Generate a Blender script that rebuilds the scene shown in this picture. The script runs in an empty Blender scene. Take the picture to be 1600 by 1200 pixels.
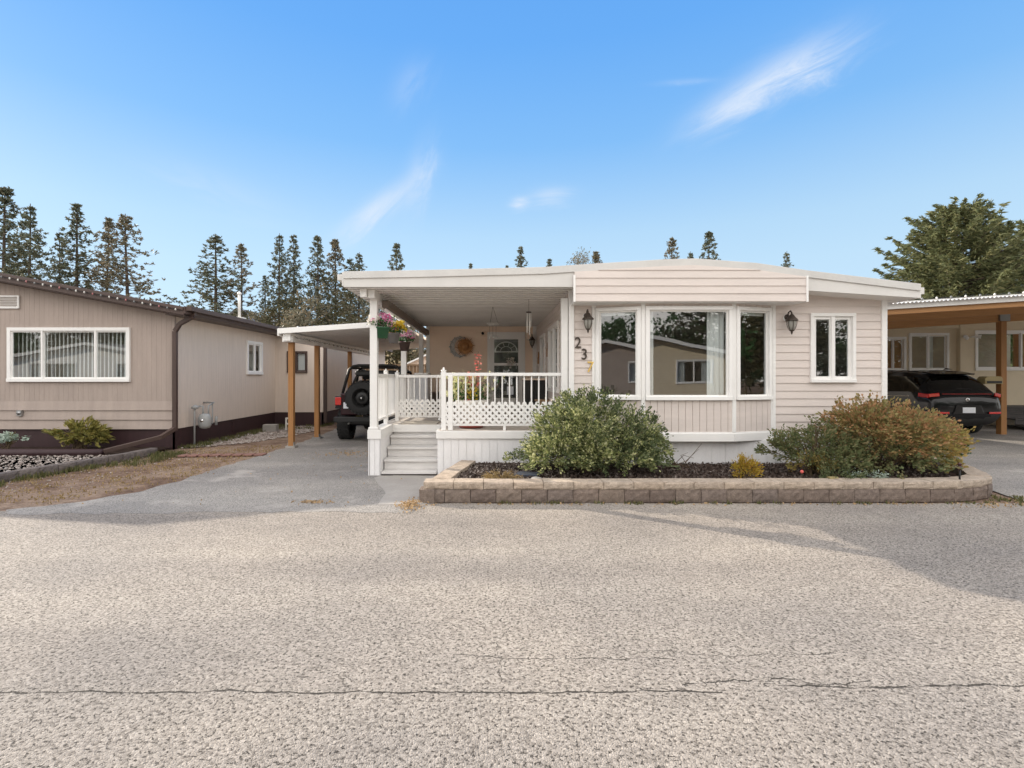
import bpy, bmesh, math, random
import numpy as np
from mathutils import Vector, Matrix
R = math.radians
rnd = random.Random(7)
npr = np.random.RandomState(11)
S = bpy.context.scene
COL = S.collection

# ---------------------------------------------------------------- camera, sky, sun, exposure
cam_d = bpy.data.cameras.new('camera'); cam = bpy.data.objects.new('camera', cam_d); COL.objects.link(cam)
cam.location = (0, 0, 1.52); cam.rotation_euler = (R(90), 0, 0)
cam_d.sensor_width = 36; cam_d.lens = 17.32; cam_d.shift_x = 35/1600; cam_d.shift_y = -12/1600
cam_d.clip_end = 6000; cam_d.clip_start = 0.05
S.camera = cam
S.view_settings.view_transform = 'Standard'; S.view_settings.look = 'None'
S.view_settings.gamma = 1; S.view_settings.exposure = .40
S.render.resolution_x = 1024; S.render.resolution_y = 768
S.cycles.max_bounces = 8; S.cycles.transparent_max_bounces = 16; S.cycles.diffuse_bounces = 6

SUN_TRAVEL = Vector((1.92, -1.29, -1.0)).normalized()      # the way the light goes
sun_el = math.asin(-SUN_TRAVEL.z)
sun_az = math.atan2(-SUN_TRAVEL.x, -SUN_TRAVEL.y)          # clockwise from +Y
W = bpy.data.worlds.new('World'); S.world = W; W.use_nodes = True
wt = W.node_tree; wt.nodes.clear()
def wn(t, **k):
    n = wt.nodes.new(t)
    for a, b in k.items(): setattr(n, a, b)
    return n
def wmath(op, a, b=None, c=None):
    n = wn('ShaderNodeMath', operation=op)
    for i, v in enumerate((a, b, c)):
        if v is None: continue
        if isinstance(v, (int, float)): n.inputs[i].default_value = v
        else: wt.links.new(v, n.inputs[i])
    return n.outputs[0]
sky = wn('ShaderNodeTexSky', sky_type='NISHITA', sun_disc=False)
sky.sun_elevation = sun_el; sky.sun_rotation = sun_az; sky.altitude = 400
sky.air_density = 1.0; sky.dust_density = 0.35; sky.ozone_density = 3.0
tc = wn('ShaderNodeTexCoord'); sep = wn('ShaderNodeSeparateXYZ'); wt.links.new(tc.outputs['Generated'], sep.inputs[0])
yy = wmath('MAXIMUM', sep.outputs[1], 0.02)
u = wmath('DIVIDE', sep.outputs[0], yy); v = wmath('DIVIDE', sep.outputs[2], yy)
comb = wn('ShaderNodeCombineXYZ'); wt.links.new(u, comb.inputs[0]); wt.links.new(v, comb.inputs[1])
# clear blue air: the Nishita sky evened out towards a deep-to-pale gradient with height
EXPO = 1.32; UNIT = 1/(.15*EXPO)
gr = wn('ShaderNodeValToRGB'); stops = [(.0, (.66, .84, .98)), (.20, (.56, .79, .985)), (.27, (.49, .74, .98)), (.42, (.235, .54, .98)), (.56, (.145, .44, .97)), (.72, (.11, .38, .93))]
while len(gr.color_ramp.elements) < len(stops): gr.color_ramp.elements.new(.5)
for el_, (p_, c_) in zip(gr.color_ramp.elements, stops): el_.position = p_; el_.color = (*c_, 1)
wt.links.new(sep.outputs[2], gr.inputs[0])
sc_ = wn('ShaderNodeVectorMath', operation='SCALE'); wt.links.new(gr.outputs[0], sc_.inputs[0]); sc_.inputs['Scale'].default_value = UNIT
bm = wn('ShaderNodeMix', data_type='RGBA'); bm.inputs['Factor'].default_value = .90; wt.links.new(sky.outputs[0], bm.inputs['A']); wt.links.new(sc_.outputs[0], bm.inputs['B'])
# unseen bright deck added as shade fill, overhead and over the street side
dk1 = wn('ShaderNodeMapRange', interpolation_type='SMOOTHSTEP'); wt.links.new(sep.outputs[1], dk1.inputs[0]); dk1.inputs[1].default_value = .15; dk1.inputs[2].default_value = -.25
dk2 = wn('ShaderNodeMapRange', interpolation_type='SMOOTHSTEP'); wt.links.new(sep.outputs[2], dk2.inputs[0]); dk2.inputs[1].default_value = .72; dk2.inputs[2].default_value = .92
dn = wn('ShaderNodeTexNoise'); dn.inputs['Scale'].default_value = 3; dn.inputs['Detail'].default_value = 6; wt.links.new(tc.outputs['Generated'], dn.inputs[0])
dkf = wmath('MULTIPLY', wmath('MAXIMUM', dk1.outputs[0], dk2.outputs[0]), wmath('MINIMUM', wmath('MULTIPLY_ADD', dn.outputs[0], 1.2, .25), 1.0))
dm = wn('ShaderNodeMix', data_type='RGBA'); wt.links.new(dkf, dm.inputs['Factor']); wt.links.new(bm.outputs['Result'], dm.inputs['A']); SHADE_FILL = 2.4*UNIT
dm.inputs['B'].default_value = (SHADE_FILL, SHADE_FILL*.955, SHADE_FILL*.90, 1)
blue = dm.outputs['Result']
def wisp(cx, cy, ang, la, lb, amp, seed):
    """a thin cloud streak in the sky: centre, bearing, long and short half size, density"""
    c, s = math.cos(ang), math.sin(ang)
    du = wmath('SUBTRACT', u, cx); dv = wmath('SUBTRACT', v, cy)
    a = wmath('ADD', wmath('MULTIPLY', du, c), wmath('MULTIPLY', dv, s))
    b = wmath('ADD', wmath('MULTIPLY', du, -s), wmath('MULTIPLY', dv, c))
    cc = wn('ShaderNodeCombineXYZ'); wt.links.new(a, cc.inputs[0]); wt.links.new(b, cc.inputs[1]); cc.inputs[2].default_value = seed
    mp = wn('ShaderNodeMapping'); mp.inputs['Scale'].default_value = (6, 24, 1); wt.links.new(cc.outputs[0], mp.inputs[0])
    nz = wn('ShaderNodeTexNoise'); nz.inputs['Scale'].default_value = 1.0; nz.inputs['Detail'].default_value = 9; nz.inputs['Roughness'].default_value = 0.66
    nz.inputs['Distortion'].default_value = 0.8
    wt.links.new(mp.outputs[0], nz.inputs[0])
    off = wmath('MULTIPLY', wmath('SUBTRACT', nz.outputs[0], 0.5), lb*2.2)
    b2 = wmath('ADD', b, off)
    e = wmath('ADD', wmath('POWER', wmath('ABSOLUTE', wmath('DIVIDE', a, la)), 2.0), wmath('POWER', wmath('ABSOLUTE', wmath('DIVIDE', b2, lb)), 2.0))
    g = wmath('EXPONENT', wmath('MULTIPLY', e, -1.0))
    dens = wmath('MULTIPLY', wmath('MULTIPLY', g, amp), wmath('MINIMUM', wmath('MAXIMUM', wmath('MULTIPLY', wmath('SUBTRACT', nz.outputs[0], 0.22), 2.2), 0.0), 1.3))
    return dens
def pu(px): return (px-765)/770
def pv(py): return (588-py)/770
ws = [wisp(pu(1235), pv(110), R(30), .13, .040, .95, 1.0), wisp(pu(1150), pv(162), R(27), .10, .028, .8, 2.3),
      wisp(pu(585), pv(330), R(38), .085, .022, 1.0, 3.1), wisp(pu(655), pv(275), R(75), .07, .024, .5, 4.7),
      wisp(pu(812), pv(317), R(8), .017, .010, 1.2, 5.2), wisp(pu(862), pv(306), R(5), .038, .016, .7, 6.4),
      wisp(pu(330), pv(290), R(-20), .14, .035, .2, 7.7), wisp(pu(640), pv(130), R(60), .05, .03, .25, 8.1),
      wisp(pu(1070), pv(128), R(4), .05, .006, .3, 9.9)]
tot = ws[0]
for w_ in ws[1:]: tot = wmath('ADD', tot, w_)
tot = wmath('MULTIPLY', wmath('MINIMUM', tot, 0.9), wmath('GREATER_THAN', sep.outputs[1], 0.05))
cm = wn('ShaderNodeMix', data_type='RGBA'); wt.links.new(tot, cm.inputs['Factor']); wt.links.new(blue, cm.inputs['A'])
cm.inputs['B'].default_value = (.80*UNIT, .88*UNIT, 1.0*UNIT, 1)
bg = wn('ShaderNodeBackground'); bg.inputs[1].default_value = 0.15; wt.links.new(cm.outputs['Result'], bg.inputs[0])
wo = wn('ShaderNodeOutputWorld'); wt.links.new(bg.outputs[0], wo.inputs[0])

sd = bpy.data.lights.new('sun', 'SUN'); so = bpy.data.objects.new('sun', sd); COL.objects.link(so)
sd.energy = 5.0; sd.angle = R(0.5); sd.color = (1.0, 0.90, 0.76)
so.rotation_euler = SUN_TRAVEL.to_track_quat('-Z', 'Y').to_euler(); so.location = (-20, 20, 20)

# ---------------------------------------------------------------- materials
def newmat(name):
    m = bpy.data.materials.new(name); m.use_nodes = True; t = m.node_tree; t.nodes.clear()
    o = t.nodes.new('ShaderNodeOutputMaterial'); return m, t, o
def node(t, ty, **k):
    n = t.nodes.new(ty)
    for a, b in k.items(): setattr(n, a, b)
    return n
def noise(t, scale, detail=4, rough=.55, coord='Object', mapping=None, dist=0):
    tc = node(t, 'ShaderNodeTexCoord'); src = tc.outputs[coord]
    if mapping:
        mp = node(t, 'ShaderNodeMapping'); mp.inputs['Scale'].default_value = mapping; t.links.new(src, mp.inputs[0]); src = mp.outputs[0]
    n = node(t, 'ShaderNodeTexNoise'); n.inputs['Scale'].default_value = scale; n.inputs['Detail'].default_value = detail
    n.inputs['Roughness'].default_value = rough; n.inputs['Distortion'].default_value = dist; t.links.new(src, n.inputs[0]); return n
def ramp(t, src, stops):
    r = node(t, 'ShaderNodeValToRGB'); e = r.color_ramp.elements
    while len(e) < len(stops): e.new(.5)
    for el, (p, c) in zip(e, stops): el.position = p; el.color = (*c, 1) if len(c) == 3 else c
    t.links.new(src, r.inputs[0]); return r
def mixc(t, f, a, b, mode='MIX'):
    m = node(t, 'ShaderNodeMix', data_type='RGBA', blend_type=mode)
    for k, v in (('Factor', f), ('A', a), ('B', b)):
        if isinstance(v, (int, float)): m.inputs[k].default_value = v
        elif isinstance(v, tuple): m.inputs[k].default_value = (*v, 1)
        else: t.links.new(v, m.inputs[k])
    return m.outputs['Result']
def mth(t, op, a, b=None, c=None):
    n = node(t, 'ShaderNodeMath', operation=op)
    for i, v in enumerate((a, b, c)):
        if v is None: continue
        if isinstance(v, (int, float)): n.inputs[i].default_value = v
        else: t.links.new(v, n.inputs[i])
    return n.outputs[0]
def principled(t, o, col, rough=.6, metal=0, spec=.5):
    p = node(t, 'ShaderNodeBsdfPrincipled')
    if isinstance(col, tuple): p.inputs['Base Color'].default_value = (*col, 1)
    else: t.links.new(col, p.inputs['Base Color'])
    if isinstance(rough, (int, float)): p.inputs['Roughness'].default_value = rough
    else: t.links.new(rough, p.inputs['Roughness'])
    p.inputs['Metallic'].default_value = metal; p.inputs['Specular IOR Level'].default_value = spec
    t.links.new(p.outputs[0], o.inputs[0]); return p
def bump(t, p, h, strength=.3, dist=.01):
    b = node(t, 'ShaderNodeBump'); b.inputs['Strength'].default_value = strength; b.inputs['Distance'].default_value = dist
    t.links.new(h, b.inputs['Height']); t.links.new(b.outputs[0], p.inputs['Normal'])
def M(name, col, rough=.6, metal=0, spec=.4, var=.08, vs=3.0, fine=0, bs=0, bscale=60, mapping=None):
    """plain surface: base colour with mottled wear and a fine relief"""
    m, t, o = newmat(name)
    n = noise(t, vs, 5, .6, mapping=mapping)
    lo = tuple(c*(1-var) for c in col); hi = tuple(min(1, c*(1+var)) for c in col)
    r = ramp(t, n.outputs[0], [(.3, lo), (.7, hi)]); c = r.outputs[0]
    if fine:
        n2 = noise(t, vs*14, 3, .7, mapping=mapping)
        c = mixc(t, fine, c, ramp(t, n2.outputs[0], [(.35, tuple(x*.6 for x in col)), (.65, col)]).outputs[0])
    p = principled(t, o, c, rough, metal, spec)
    if bs:
        b = noise(t, bscale, 4, .6, mapping=mapping); bump(t, p, b.outputs[0], bs, .01)
    return m
def leafmat(name, cols, trans=.35, rough=.6):
    m, t, o = newmat(name)
    g = node(t, 'ShaderNodeNewGeometry')
    st = [(i/(len(cols)-1) if len(cols) > 1 else 0, c) for i, c in enumerate(cols)]
    r = ramp(t, g.outputs['Random Per Island'], st)
    n = noise(t, 1.3, 2); c = mixc(t, mth(t, 'MULTIPLY', n.outputs[0], .5), r.outputs[0], cols[len(cols)//2])
    p = node(t, 'ShaderNodeBsdfPrincipled'); t.links.new(c, p.inputs['Base Color']); p.inputs['Roughness'].default_value = rough
    p.inputs['Specular IOR Level'].default_value = .25
    tr = node(t, 'ShaderNodeBsdfTranslucent'); t.links.new(c, tr.inputs[0])
    mx = node(t, 'ShaderNodeMixShader'); mx.inputs[0].default_value = trans
    t.links.new(p.outputs[0], mx.inputs[1]); t.links.new(tr.outputs[0], mx.inputs[2]); t.links.new(mx.outputs[0], o.inputs[0])
    return m
def glassmat(name, tintc=(.82, .86, .86), base=.15, rough=.0):
    m, t, o = newmat(name)
    lw = node(t, 'ShaderNodeLayerWeight'); lw.inputs[0].default_value = .5
    f = mth(t, 'MULTIPLY_ADD', mth(t, 'POWER', lw.outputs['Facing'], 4.0), .85, base)
    tr = node(t, 'ShaderNodeBsdfTransparent'); tr.inputs[0].default_value = (*tintc, 1)
    gl = node(t, 'ShaderNodeBsdfGlossy'); gl.inputs['Roughness'].default_value = rough; gl.inputs[0].default_value = (1, 1, 1, 1)
    nb = noise(t, 1.1, 1, .4); b = node(t, 'ShaderNodeBump'); b.inputs['Strength'].default_value = .06; b.inputs['Distance'].default_value = .02
    t.links.new(nb.outputs[0], b.inputs['Height']); t.links.new(b.outputs[0], gl.inputs['Normal'])
    mx = node(t, 'ShaderNodeMixShader'); t.links.new(f, mx.inputs[0]); t.links.new(tr.outputs[0], mx.inputs[1]); t.links.new(gl.outputs[0], mx.inputs[2])
    t.links.new(mx.outputs[0], o.inputs[0]); return m
def emis_none(): pass

K = {}
K['siding'] = M('pink_vinyl', (.695, .622, .578), .5, var=.06, vs=1.6, fine=.14, bs=.05, mapping=(1, 1, 8))
K['siding_p'] = M('peach_vinyl', (.93, .75, .60), .5, var=.04, vs=1.2, fine=.06)
K['white'] = M('white_paint', (.80, .79, .77), .45, var=.04, vs=2.5, fine=.05)
K['trim'] = M('white_vinyl', (.84, .83, .81), .35, var=.02)
K['deckskirt'] = M('white_skirting', (.82, .81, .81), .5, var=.07, vs=2, fine=.16, mapping=(3, 3, 1))
K['metalroof'] = M('painted_roof_metal', (.60, .59, .57), .4, metal=.2, var=.07, vs=2, fine=.08)
K['fascia'] = M('fascia_paint', (.66, .645, .62), .5, var=.05, vs=2)
K['ceil'] = M('soffit_panel', (.86, .84, .81), .5, var=.04, vs=1.5)
K['deckfloor'] = M('deck_boards', (.62, .57, .52), .7, var=.12, vs=2, fine=.2, mapping=(1, 12, 1))
K['step'] = M('worn_step_paint', (.66, .64, .62), .6, var=.12, vs=3, fine=.18, mapping=(1, 5, 5))
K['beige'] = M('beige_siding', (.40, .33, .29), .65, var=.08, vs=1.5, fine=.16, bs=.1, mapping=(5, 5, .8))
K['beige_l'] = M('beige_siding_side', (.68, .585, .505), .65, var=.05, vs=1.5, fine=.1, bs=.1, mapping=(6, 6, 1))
K['brown'] = M('brown_metal', (.075, .048, .040), .45, var=.12, vs=3, fine=.1)
K['brownskirt'] = M('brown_skirting', (.045, .022, .024), .55, var=.15, vs=2, fine=.1, mapping=(5, 5, 1))
K['shingle'] = M('brown_roofing', (.10, .075, .062), .8, var=.2, vs=8, fine=.3)
K['valance'] = M('brown_valance', (.12, .09, .07), .45, var=.08)
K['wood'] = M('stained_post', (.36, .175, .062), .6, var=.18, vs=2.5, fine=.3, mapping=(14, 14, 1))
K['woodbeam'] = M('stained_beam', (.38, .19, .07), .6, var=.18, vs=2.5, fine=.3, mapping=(1, 14, 14))
K['fence'] = M('weathered_fence', (.30, .20, .12), .8, var=.2, vs=2, fine=.3, mapping=(8, 8, 1))
K['cream'] = M('cream_siding', (.70, .60, .44), .6, var=.04, vs=1.5, fine=.06)
K['darkwood'] = M('dark_step', (.075, .068, .066), .7, var=.15, vs=4, fine=.2)
K['corrug'] = M('corrugated_white', (.80, .79, .77), .4, var=.05)
K['black'] = M('black_plastic', (.018, .018, .018), .45, var=.1)
K['rubber'] = M('tyre_rubber', (.022, .022, .022), .85, var=.2, vs=20)
K['seam_shade'] = M('grey_seam_shade', (.50, .48, .46), .7)  # darker grey carries the shade of the ceiling panel gaps
K['greypaint'] = M('grey_meter_paint', (.34, .35, .35), .55)
K['steel'] = M('grey_steel', (.35, .35, .35), .35, metal=.8)
K['chrome'] = M('chrome', (.7, .7, .7), .12, metal=1, var=.02)
K['darkmetal'] = M('dark_bronze', (.07, .055, .045), .45, metal=.5)
K['frost'] = M('seeded_glass', (.30, .29, .26), .2, var=.1)
K['bronze'] = M('bronze_sun', (.40, .20, .08), .4, metal=.5, var=.2, vs=12)
K['verdigris'] = M('grey_moon', (.42, .40, .38), .5, metal=.3, var=.25, vs=14)
K['gold'] = M('gold_paint', (.72, .50, .16), .35, metal=.4)
K['interior'] = M('interior_wall', (.42, .38, .33), .8)
K['floorin'] = M('interior_floor', (.09, .06, .045), .6)
K['curtain'] = M('sheer_curtain', (.80, .80, .79), .8, var=.08, vs=2, mapping=(12, 12, .5))
K['blind'] = M('vertical_blind', (.82, .82, .80), .6, var=.05)
K['orangeblind'] = M('orange_blind', (.42, .20, .07), .7, var=.1, vs=2, mapping=(1, 1, 20))
K['glass'] = glassmat('window_glass')
K['glass2'] = glassmat('clear_ornament_glass', (.9, .92, .92), .12)
K['carglass'] = glassmat('tinted_glass', (.08, .09, .10), .045)
K['red'] = M('red_lens', (.28, .012, .012), .12, spec=.8)
K['redb'] = M('bright_red_lens', (.58, .02, .015), .1, spec=.8)
K['plate'] = M('licence_plate', (.72, .74, .78), .4)
K['stoneblock'] = None
K['potgreen'] = M('green_pot', (.03, .11, .05), .5); K['potgrey'] = M('grey_pot', (.16, .15, .15), .6); K['potbrown'] = M('brown_pot', (.07, .045, .04), .6)
K['potwhite'] = M('white_pot', (.7, .68, .64), .5); K['terra'] = M('red_saucer', (.36, .08, .06), .6)
K['concrete'] = M('grey_concrete', (.36, .335, .31), .85, var=.12, vs=3, fine=.3, bs=.3)
K['bark'] = M('pine_bark', (.075, .055, .042), .9, var=.25, vs=4, fine=.3)
K['stem'] = M('shrub_stem', (.12, .085, .05), .85, var=.2)
K['maroon'] = M('maroon_paint', (.045, .008, .012), .25, spec=.6)
def carpaint(name, col):
    m, t, o = newmat(name)
    p = principled(t, o, col, .45, 0, .05); p.inputs['Coat Weight'].default_value = .62; p.inputs['Coat Roughness'].default_value = .04
    return m
K['blackpaint'] = carpaint('black_car_paint', (.008, .008, .009))

def crackmask(t, X, Y, segs):
    """thin wandering cracks: each seg = (x0, x1, y, amplitude, width)"""
    tot = None
    for i, (x0, x1, y, amp, wd) in enumerate(segs):
        cb = node(t, 'ShaderNodeCombineXYZ'); t.links.new(X, cb.inputs[0]); cb.inputs[1].default_value = i*3.7
        n1 = node(t, 'ShaderNodeTexNoise'); n1.inputs['Scale'].default_value = 1.9; n1.inputs['Detail'].default_value = 10; n1.inputs['Roughness'].default_value = .68
        t.links.new(cb.outputs[0], n1.inputs[0])
        d = mth(t, 'ABSOLUTE', mth(t, 'SUBTRACT', mth(t, 'SUBTRACT', Y, y), mth(t, 'MULTIPLY', mth(t, 'SUBTRACT', n1.outputs[0], .5), amp)))
        n2 = node(t, 'ShaderNodeTexNoise'); n2.inputs['Scale'].default_value = 9; n2.inputs['Detail'].default_value = 3; t.links.new(cb.outputs[0], n2.inputs[0])
        w = mth(t, 'MULTIPLY', mth(t, 'MAXIMUM', mth(t, 'SUBTRACT', n2.outputs[0], .30), .02), wd*3.2)
        k = mth(t, 'MULTIPLY', mth(t, 'SUBTRACT', 1.0, mth(t, 'MINIMUM', mth(t, 'DIVIDE', d, w), 1.0)), mth(t, 'MULTIPLY', mth(t, 'GREATER_THAN', X, x0), mth(t, 'LESS_THAN', X, x1)))
        tot = k if tot is None else mth(t, 'MAXIMUM', tot, k)
    return mth(t, 'MINIMUM', mth(t, 'MULTIPLY', tot, 1.8), 1.0)

def asphalt(name, light, dark, cracks=(), scale=1.0, patch=None, bstr=.9, vert=()):
    m, t, o = newmat(name)
    tc = node(t, 'ShaderNodeTexCoord'); src = tc.outputs['Object']
    sp = node(t, 'ShaderNodeSeparateXYZ'); t.links.new(src, sp.inputs[0])
    wob = node(t, 'ShaderNodeTexNoise'); wob.inputs['Scale'].default_value = 60; wob.inputs['Detail'].default_value = 2; t.links.new(src, wob.inputs[0])
    vm = node(t, 'ShaderNodeVectorMath', operation='MULTIPLY_ADD'); t.links.new(wob.outputs['Color'], vm.inputs[0]); vm.inputs[1].default_value = (.012,)*3; t.links.new(src, vm.inputs[2])
    vo = node(t, 'ShaderNodeTexVoronoi'); vo.inputs['Scale'].default_value = 85*scale; t.links.new(vm.outputs[0], vo.inputs['Vector'])
    ve = node(t, 'ShaderNodeTexVoronoi', feature='DISTANCE_TO_EDGE'); ve.inputs['Scale'].default_value = 85*scale; t.links.new(vm.outputs[0], ve.inputs['Vector'])
    sx = node(t, 'ShaderNodeSeparateColor'); t.links.new(vo.outputs['Color'], sx.inputs[0])
    stone = ramp(t, sx.outputs[0], [(0, tuple(c*.8 for c in dark)), (.12, tuple((a+b)/2 for a, b in zip(light, dark))), (.5, light), (1, tuple(min(1, c*1.30) for c in light))])
    pitn = node(t, 'ShaderNodeTexNoise'); pitn.inputs['Scale'].default_value = 54*scale; pitn.inputs['Detail'].default_value = 3; pitn.inputs['Roughness'].default_value = .75; t.links.new(src, pitn.inputs[0])
    pit = ramp(t, pitn.outputs[0], [(.375, (0,)*3), (.435, (1,)*3)])
    c = mixc(t, pit.outputs[0], tuple(c*.30 for c in dark), stone.outputs[0])
    big = node(t, 'ShaderNodeTexNoise'); big.inputs['Scale'].default_value = .55; big.inputs['Detail'].default_value = 6; t.links.new(src, big.inputs[0])
    bigr = ramp(t, big.outputs[0], [(.35, (.86, .86, .87)), (.65, (1.1, 1.08, 1.05))])
    c = mixc(t, 1.0, c, bigr.outputs[0], 'MULTIPLY')
    med = node(t, 'ShaderNodeTexNoise'); med.inputs['Scale'].default_value = 5; med.inputs['Detail'].default_value = 5; t.links.new(src, med.inputs[0])
    c = mixc(t, 1.0, c, ramp(t, med.outputs[0], [(.35, (.95,)*3), (.65, (1.04,)*3)]).outputs[0], 'MULTIPLY')
    lane = node(t, 'ShaderNodeTexNoise'); lane.inputs['Scale'].default_value = 1.0; lane.inputs['Detail'].default_value = 4; lmp = node(t, 'ShaderNodeMapping'); lmp.inputs['Scale'].default_value = (.10, 1.1, 1); t.links.new(src, lmp.inputs[0]); t.links.new(lmp.outputs[0], lane.inputs[0])
    c = mixc(t, 1.0, c, ramp(t, lane.outputs[0], [(.36, (.86, .855, .86)), (.62, (1.08, 1.075, 1.06))]).outputs[0], 'MULTIPLY')
    if patch:
        pn = node(t, 'ShaderNodeTexNoise'); pn.inputs['Scale'].default_value = 1.1; pn.inputs['Detail'].default_value = 7; pn.inputs['Roughness'].default_value = .65; t.links.new(src, pn.inputs[0])
        pr = ramp(t, pn.outputs[0], [(.56, (0,)*3), (.66, (1,)*3)])
        c = mixc(t, mth(t, 'MULTIPLY', pr.outputs[0], .6), c, patch)
    h = mth(t, 'ADD', mth(t, 'MULTIPLY', mth(t, 'MINIMUM', mth(t, 'MULTIPLY', ve.outputs[0], 3.0), 1.0), .5), mth(t, 'MULTIPLY', pit.outputs[0], .9))
    if cracks or vert:
        ck = crackmask(t, sp.outputs[0], sp.outputs[1], cracks)
        if vert: ck = mth(t, 'MAXIMUM', ck, crackmask(t, sp.outputs[1], sp.outputs[0], vert))
        c = mixc(t, mth(t, 'MULTIPLY', ck, .9), c, (.03, .026, .022)); h = mth(t, 'SUBTRACT', h, mth(t, 'MULTIPLY', ck, 2.0))
    p = principled(t, o, c, .85, 0, .25); bump(t, p, h, bstr, .006)
    return m
K['road'] = asphalt('worn_road_asphalt', (.335, .302, .268), (.21, .186, .162),
    cracks=[(-9, 1.12, 2.37, .14, .009), (.95, 1.9, 2.45, .30, .006), (1.35, 9, 2.42, .20, .009), (-.2, 1.0, 2.66, .22, .004), (.85, 1.9, 2.70, .26, .0035)],
    vert=[(2.45, 3.1, .06, .5, .0022)])
K['drive'] = asphalt('driveway_asphalt', (.30, .283, .265), (.21, .198, .186), scale=1.1, patch=(.44, .405, .37), bstr=.5)

def earthmat(name, cols, scale=1.2, bs=.8):
    m, t, o = newmat(name)
    n = noise(t, scale, 8, .68); r = ramp(t, n.outputs[0], [(.32+i*.4/(len(cols)-1), c) for i, c in enumerate(cols)])
    n2 = noise(t, scale*22, 5, .75); c = mixc(t, 1.0, r.outputs[0], ramp(t, n2.outputs[0], [(.3, (.5,)*3), (.6, (1.15,)*3)]).outputs[0], 'MULTIPLY')
    n3 = noise(t, scale*5, 4, .6, mapping=(1, 3.5, 1)); c = mixc(t, 1.0, c, ramp(t, n3.outputs[0], [(.35, (.75,)*3), (.65, (1.15,)*3)]).outputs[0], 'MULTIPLY')
    p = principled(t, o, c, .95, 0, .1); h = mth(t, 'ADD', n2.outputs[0], n3.outputs[0]); bump(t, p, h, bs, .02)
    return m
K['earth'] = earthmat('dry_earth', [(.11, .07, .05), (.23, .155, .115), (.32, .235, .175), (.20, .135, .10)])
K['hill'] = earthmat('dry_grass_hill', [(.30, .22, .12), (.42, .31, .17), (.10, .09, .045), (.38, .28, .15)], .25)
K['mulch'] = earthmat('bark_mulch', [(.035, .024, .02), (.06, .04, .032), (.085, .06, .05)], 6)
K['redstone'] = M('red_paver', (.25, .135, .11), .85, var=.2, vs=5, fine=.4, bs=.4)
def stonemat(name, cols):
    m, t, o = newmat(name)
    g = node(t, 'ShaderNodeNewGeometry')
    r = ramp(t, g.outputs['Random Per Island'], [(i/(len(cols)-1), c) for i, c in enumerate(cols)])
    n = noise(t, 14, 6, .7); n2 = noise(t, 70, 4, .7)
    c = mixc(t, 1.0, r.outputs[0], ramp(t, n.outputs[0], [(.3, (.68,)*3), (.7, (1.2,)*3)]).outputs[0], 'MULTIPLY')
    c = mixc(t, 1.0, c, ramp(t, n2.outputs[0], [(.3, (.75,)*3), (.6, (1.08,)*3)]).outputs[0], 'MULTIPLY')
    p = principled(t, o, c, .9, 0, .15); bump(t, p, mth(t, 'ADD', n.outputs[0], n2.outputs[0]), .7, .012)
    return m
K['block'] = stonemat('split_face_block', [(.185, .145, .125), (.235, .185, .155), (.21, .17, .15), (.26, .205, .165)])
K['cap'] = stonemat('wall_cap_stone', [(.42, .345, .28), (.47, .39, .315), (.44, .355, .28)])
K['edger'] = stonemat('grey_edging_stone', [(.16, .135, .125), (.20, .17, .155), (.14, .12, .115)])
K['gravel'] = leafmat('pale_gravel', [(.16, .12, .10), (.30, .25, .22), (.40, .35, .31), (.22, .17, .15), (.55, .5, .46)], 0)
K['chips'] = leafmat('bark_chips', [(.03, .02, .017), (.07, .045, .035), (.12, .09, .075), (.05, .035, .03), (.22, .19, .17)], 0)
K['weeds'] = leafmat('weeds', [(.06, .09, .025), (.10, .12, .04), (.20, .17, .08), (.07, .10, .03)], .3)
K['drygrass'] = leafmat('dry_grass', [(.34, .24, .11), (.28, .20, .09), (.42, .31, .15)], .3)
K['orangeleaf'] = leafmat('fallen_leaves', [(.40, .26, .12), (.46, .32, .18), (.28, .18, .09)], .2)
K['pine'] = leafmat('pine_needles', [(.06, .078, .055), (.09, .11, .075), (.14, .145, .095), (.19, .165, .11)], .25)
K['pine2'] = leafmat('pine_needles_dry', [(.085, .095, .068), (.14, .14, .095), (.21, .18, .12), (.25, .185, .12)], .25)
K['spruce'] = leafmat('spruce_needles', [(.055, .075, .038), (.13, .15, .07), (.20, .21, .095), (.26, .235, .115)], .3)
K['brush'] = leafmat('hill_brush', [(.05, .055, .028), (.085, .08, .04), (.12, .10, .052)], .3)
K['euon'] = leafmat('variegated_sunlit_leaves', [(.07, .10, .04), (.14, .18, .07), (.34, .37, .15), (.58, .57, .28), (.72, .70, .46)], .3)  # cream variegation, with sunlit paleness also put into the leaf colour
K['euon2'] = leafmat('green_leaves', [(.05, .075, .036), (.085, .12, .055), (.15, .18, .085), (.28, .30, .16)], .3)
K['autumn'] = leafmat('autumn_leaves', [(.13, .16, .06), (.23, .25, .09), (.30, .28, .11), (.40, .20, .10), (.44, .28, .13), (.20, .235, .085)], .3)
K['autumn2'] = leafmat('dull_green_leaves', [(.08, .115, .05), (.13, .165, .07), (.19, .20, .09), (.26, .19, .10)], .3)
K['autumn3'] = leafmat('yellow_green_leaves', [(.24, .26, .07), (.38, .34, .10), (.46, .30, .11), (.20, .23, .07)], .3)
K['golden'] = leafmat('golden_leaves', [(.42, .36, .05), (.55, .42, .06), (.38, .20, .04), (.25, .28, .05)], .35)
K['hosta'] = leafmat('broad_leaves', [(.12, .15, .045), (.22, .22, .06), (.34, .28, .08), (.09, .12, .035)], .3)
K['silver'] = leafmat('silver_leaves', [(.35, .45, .38), (.5, .58, .5), (.2, .3, .24)], .2)
K['petal_w'] = leafmat('white_petals', [(.75, .70, .66), (.8, .78, .70), (.72, .60, .62)], .3)
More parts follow.
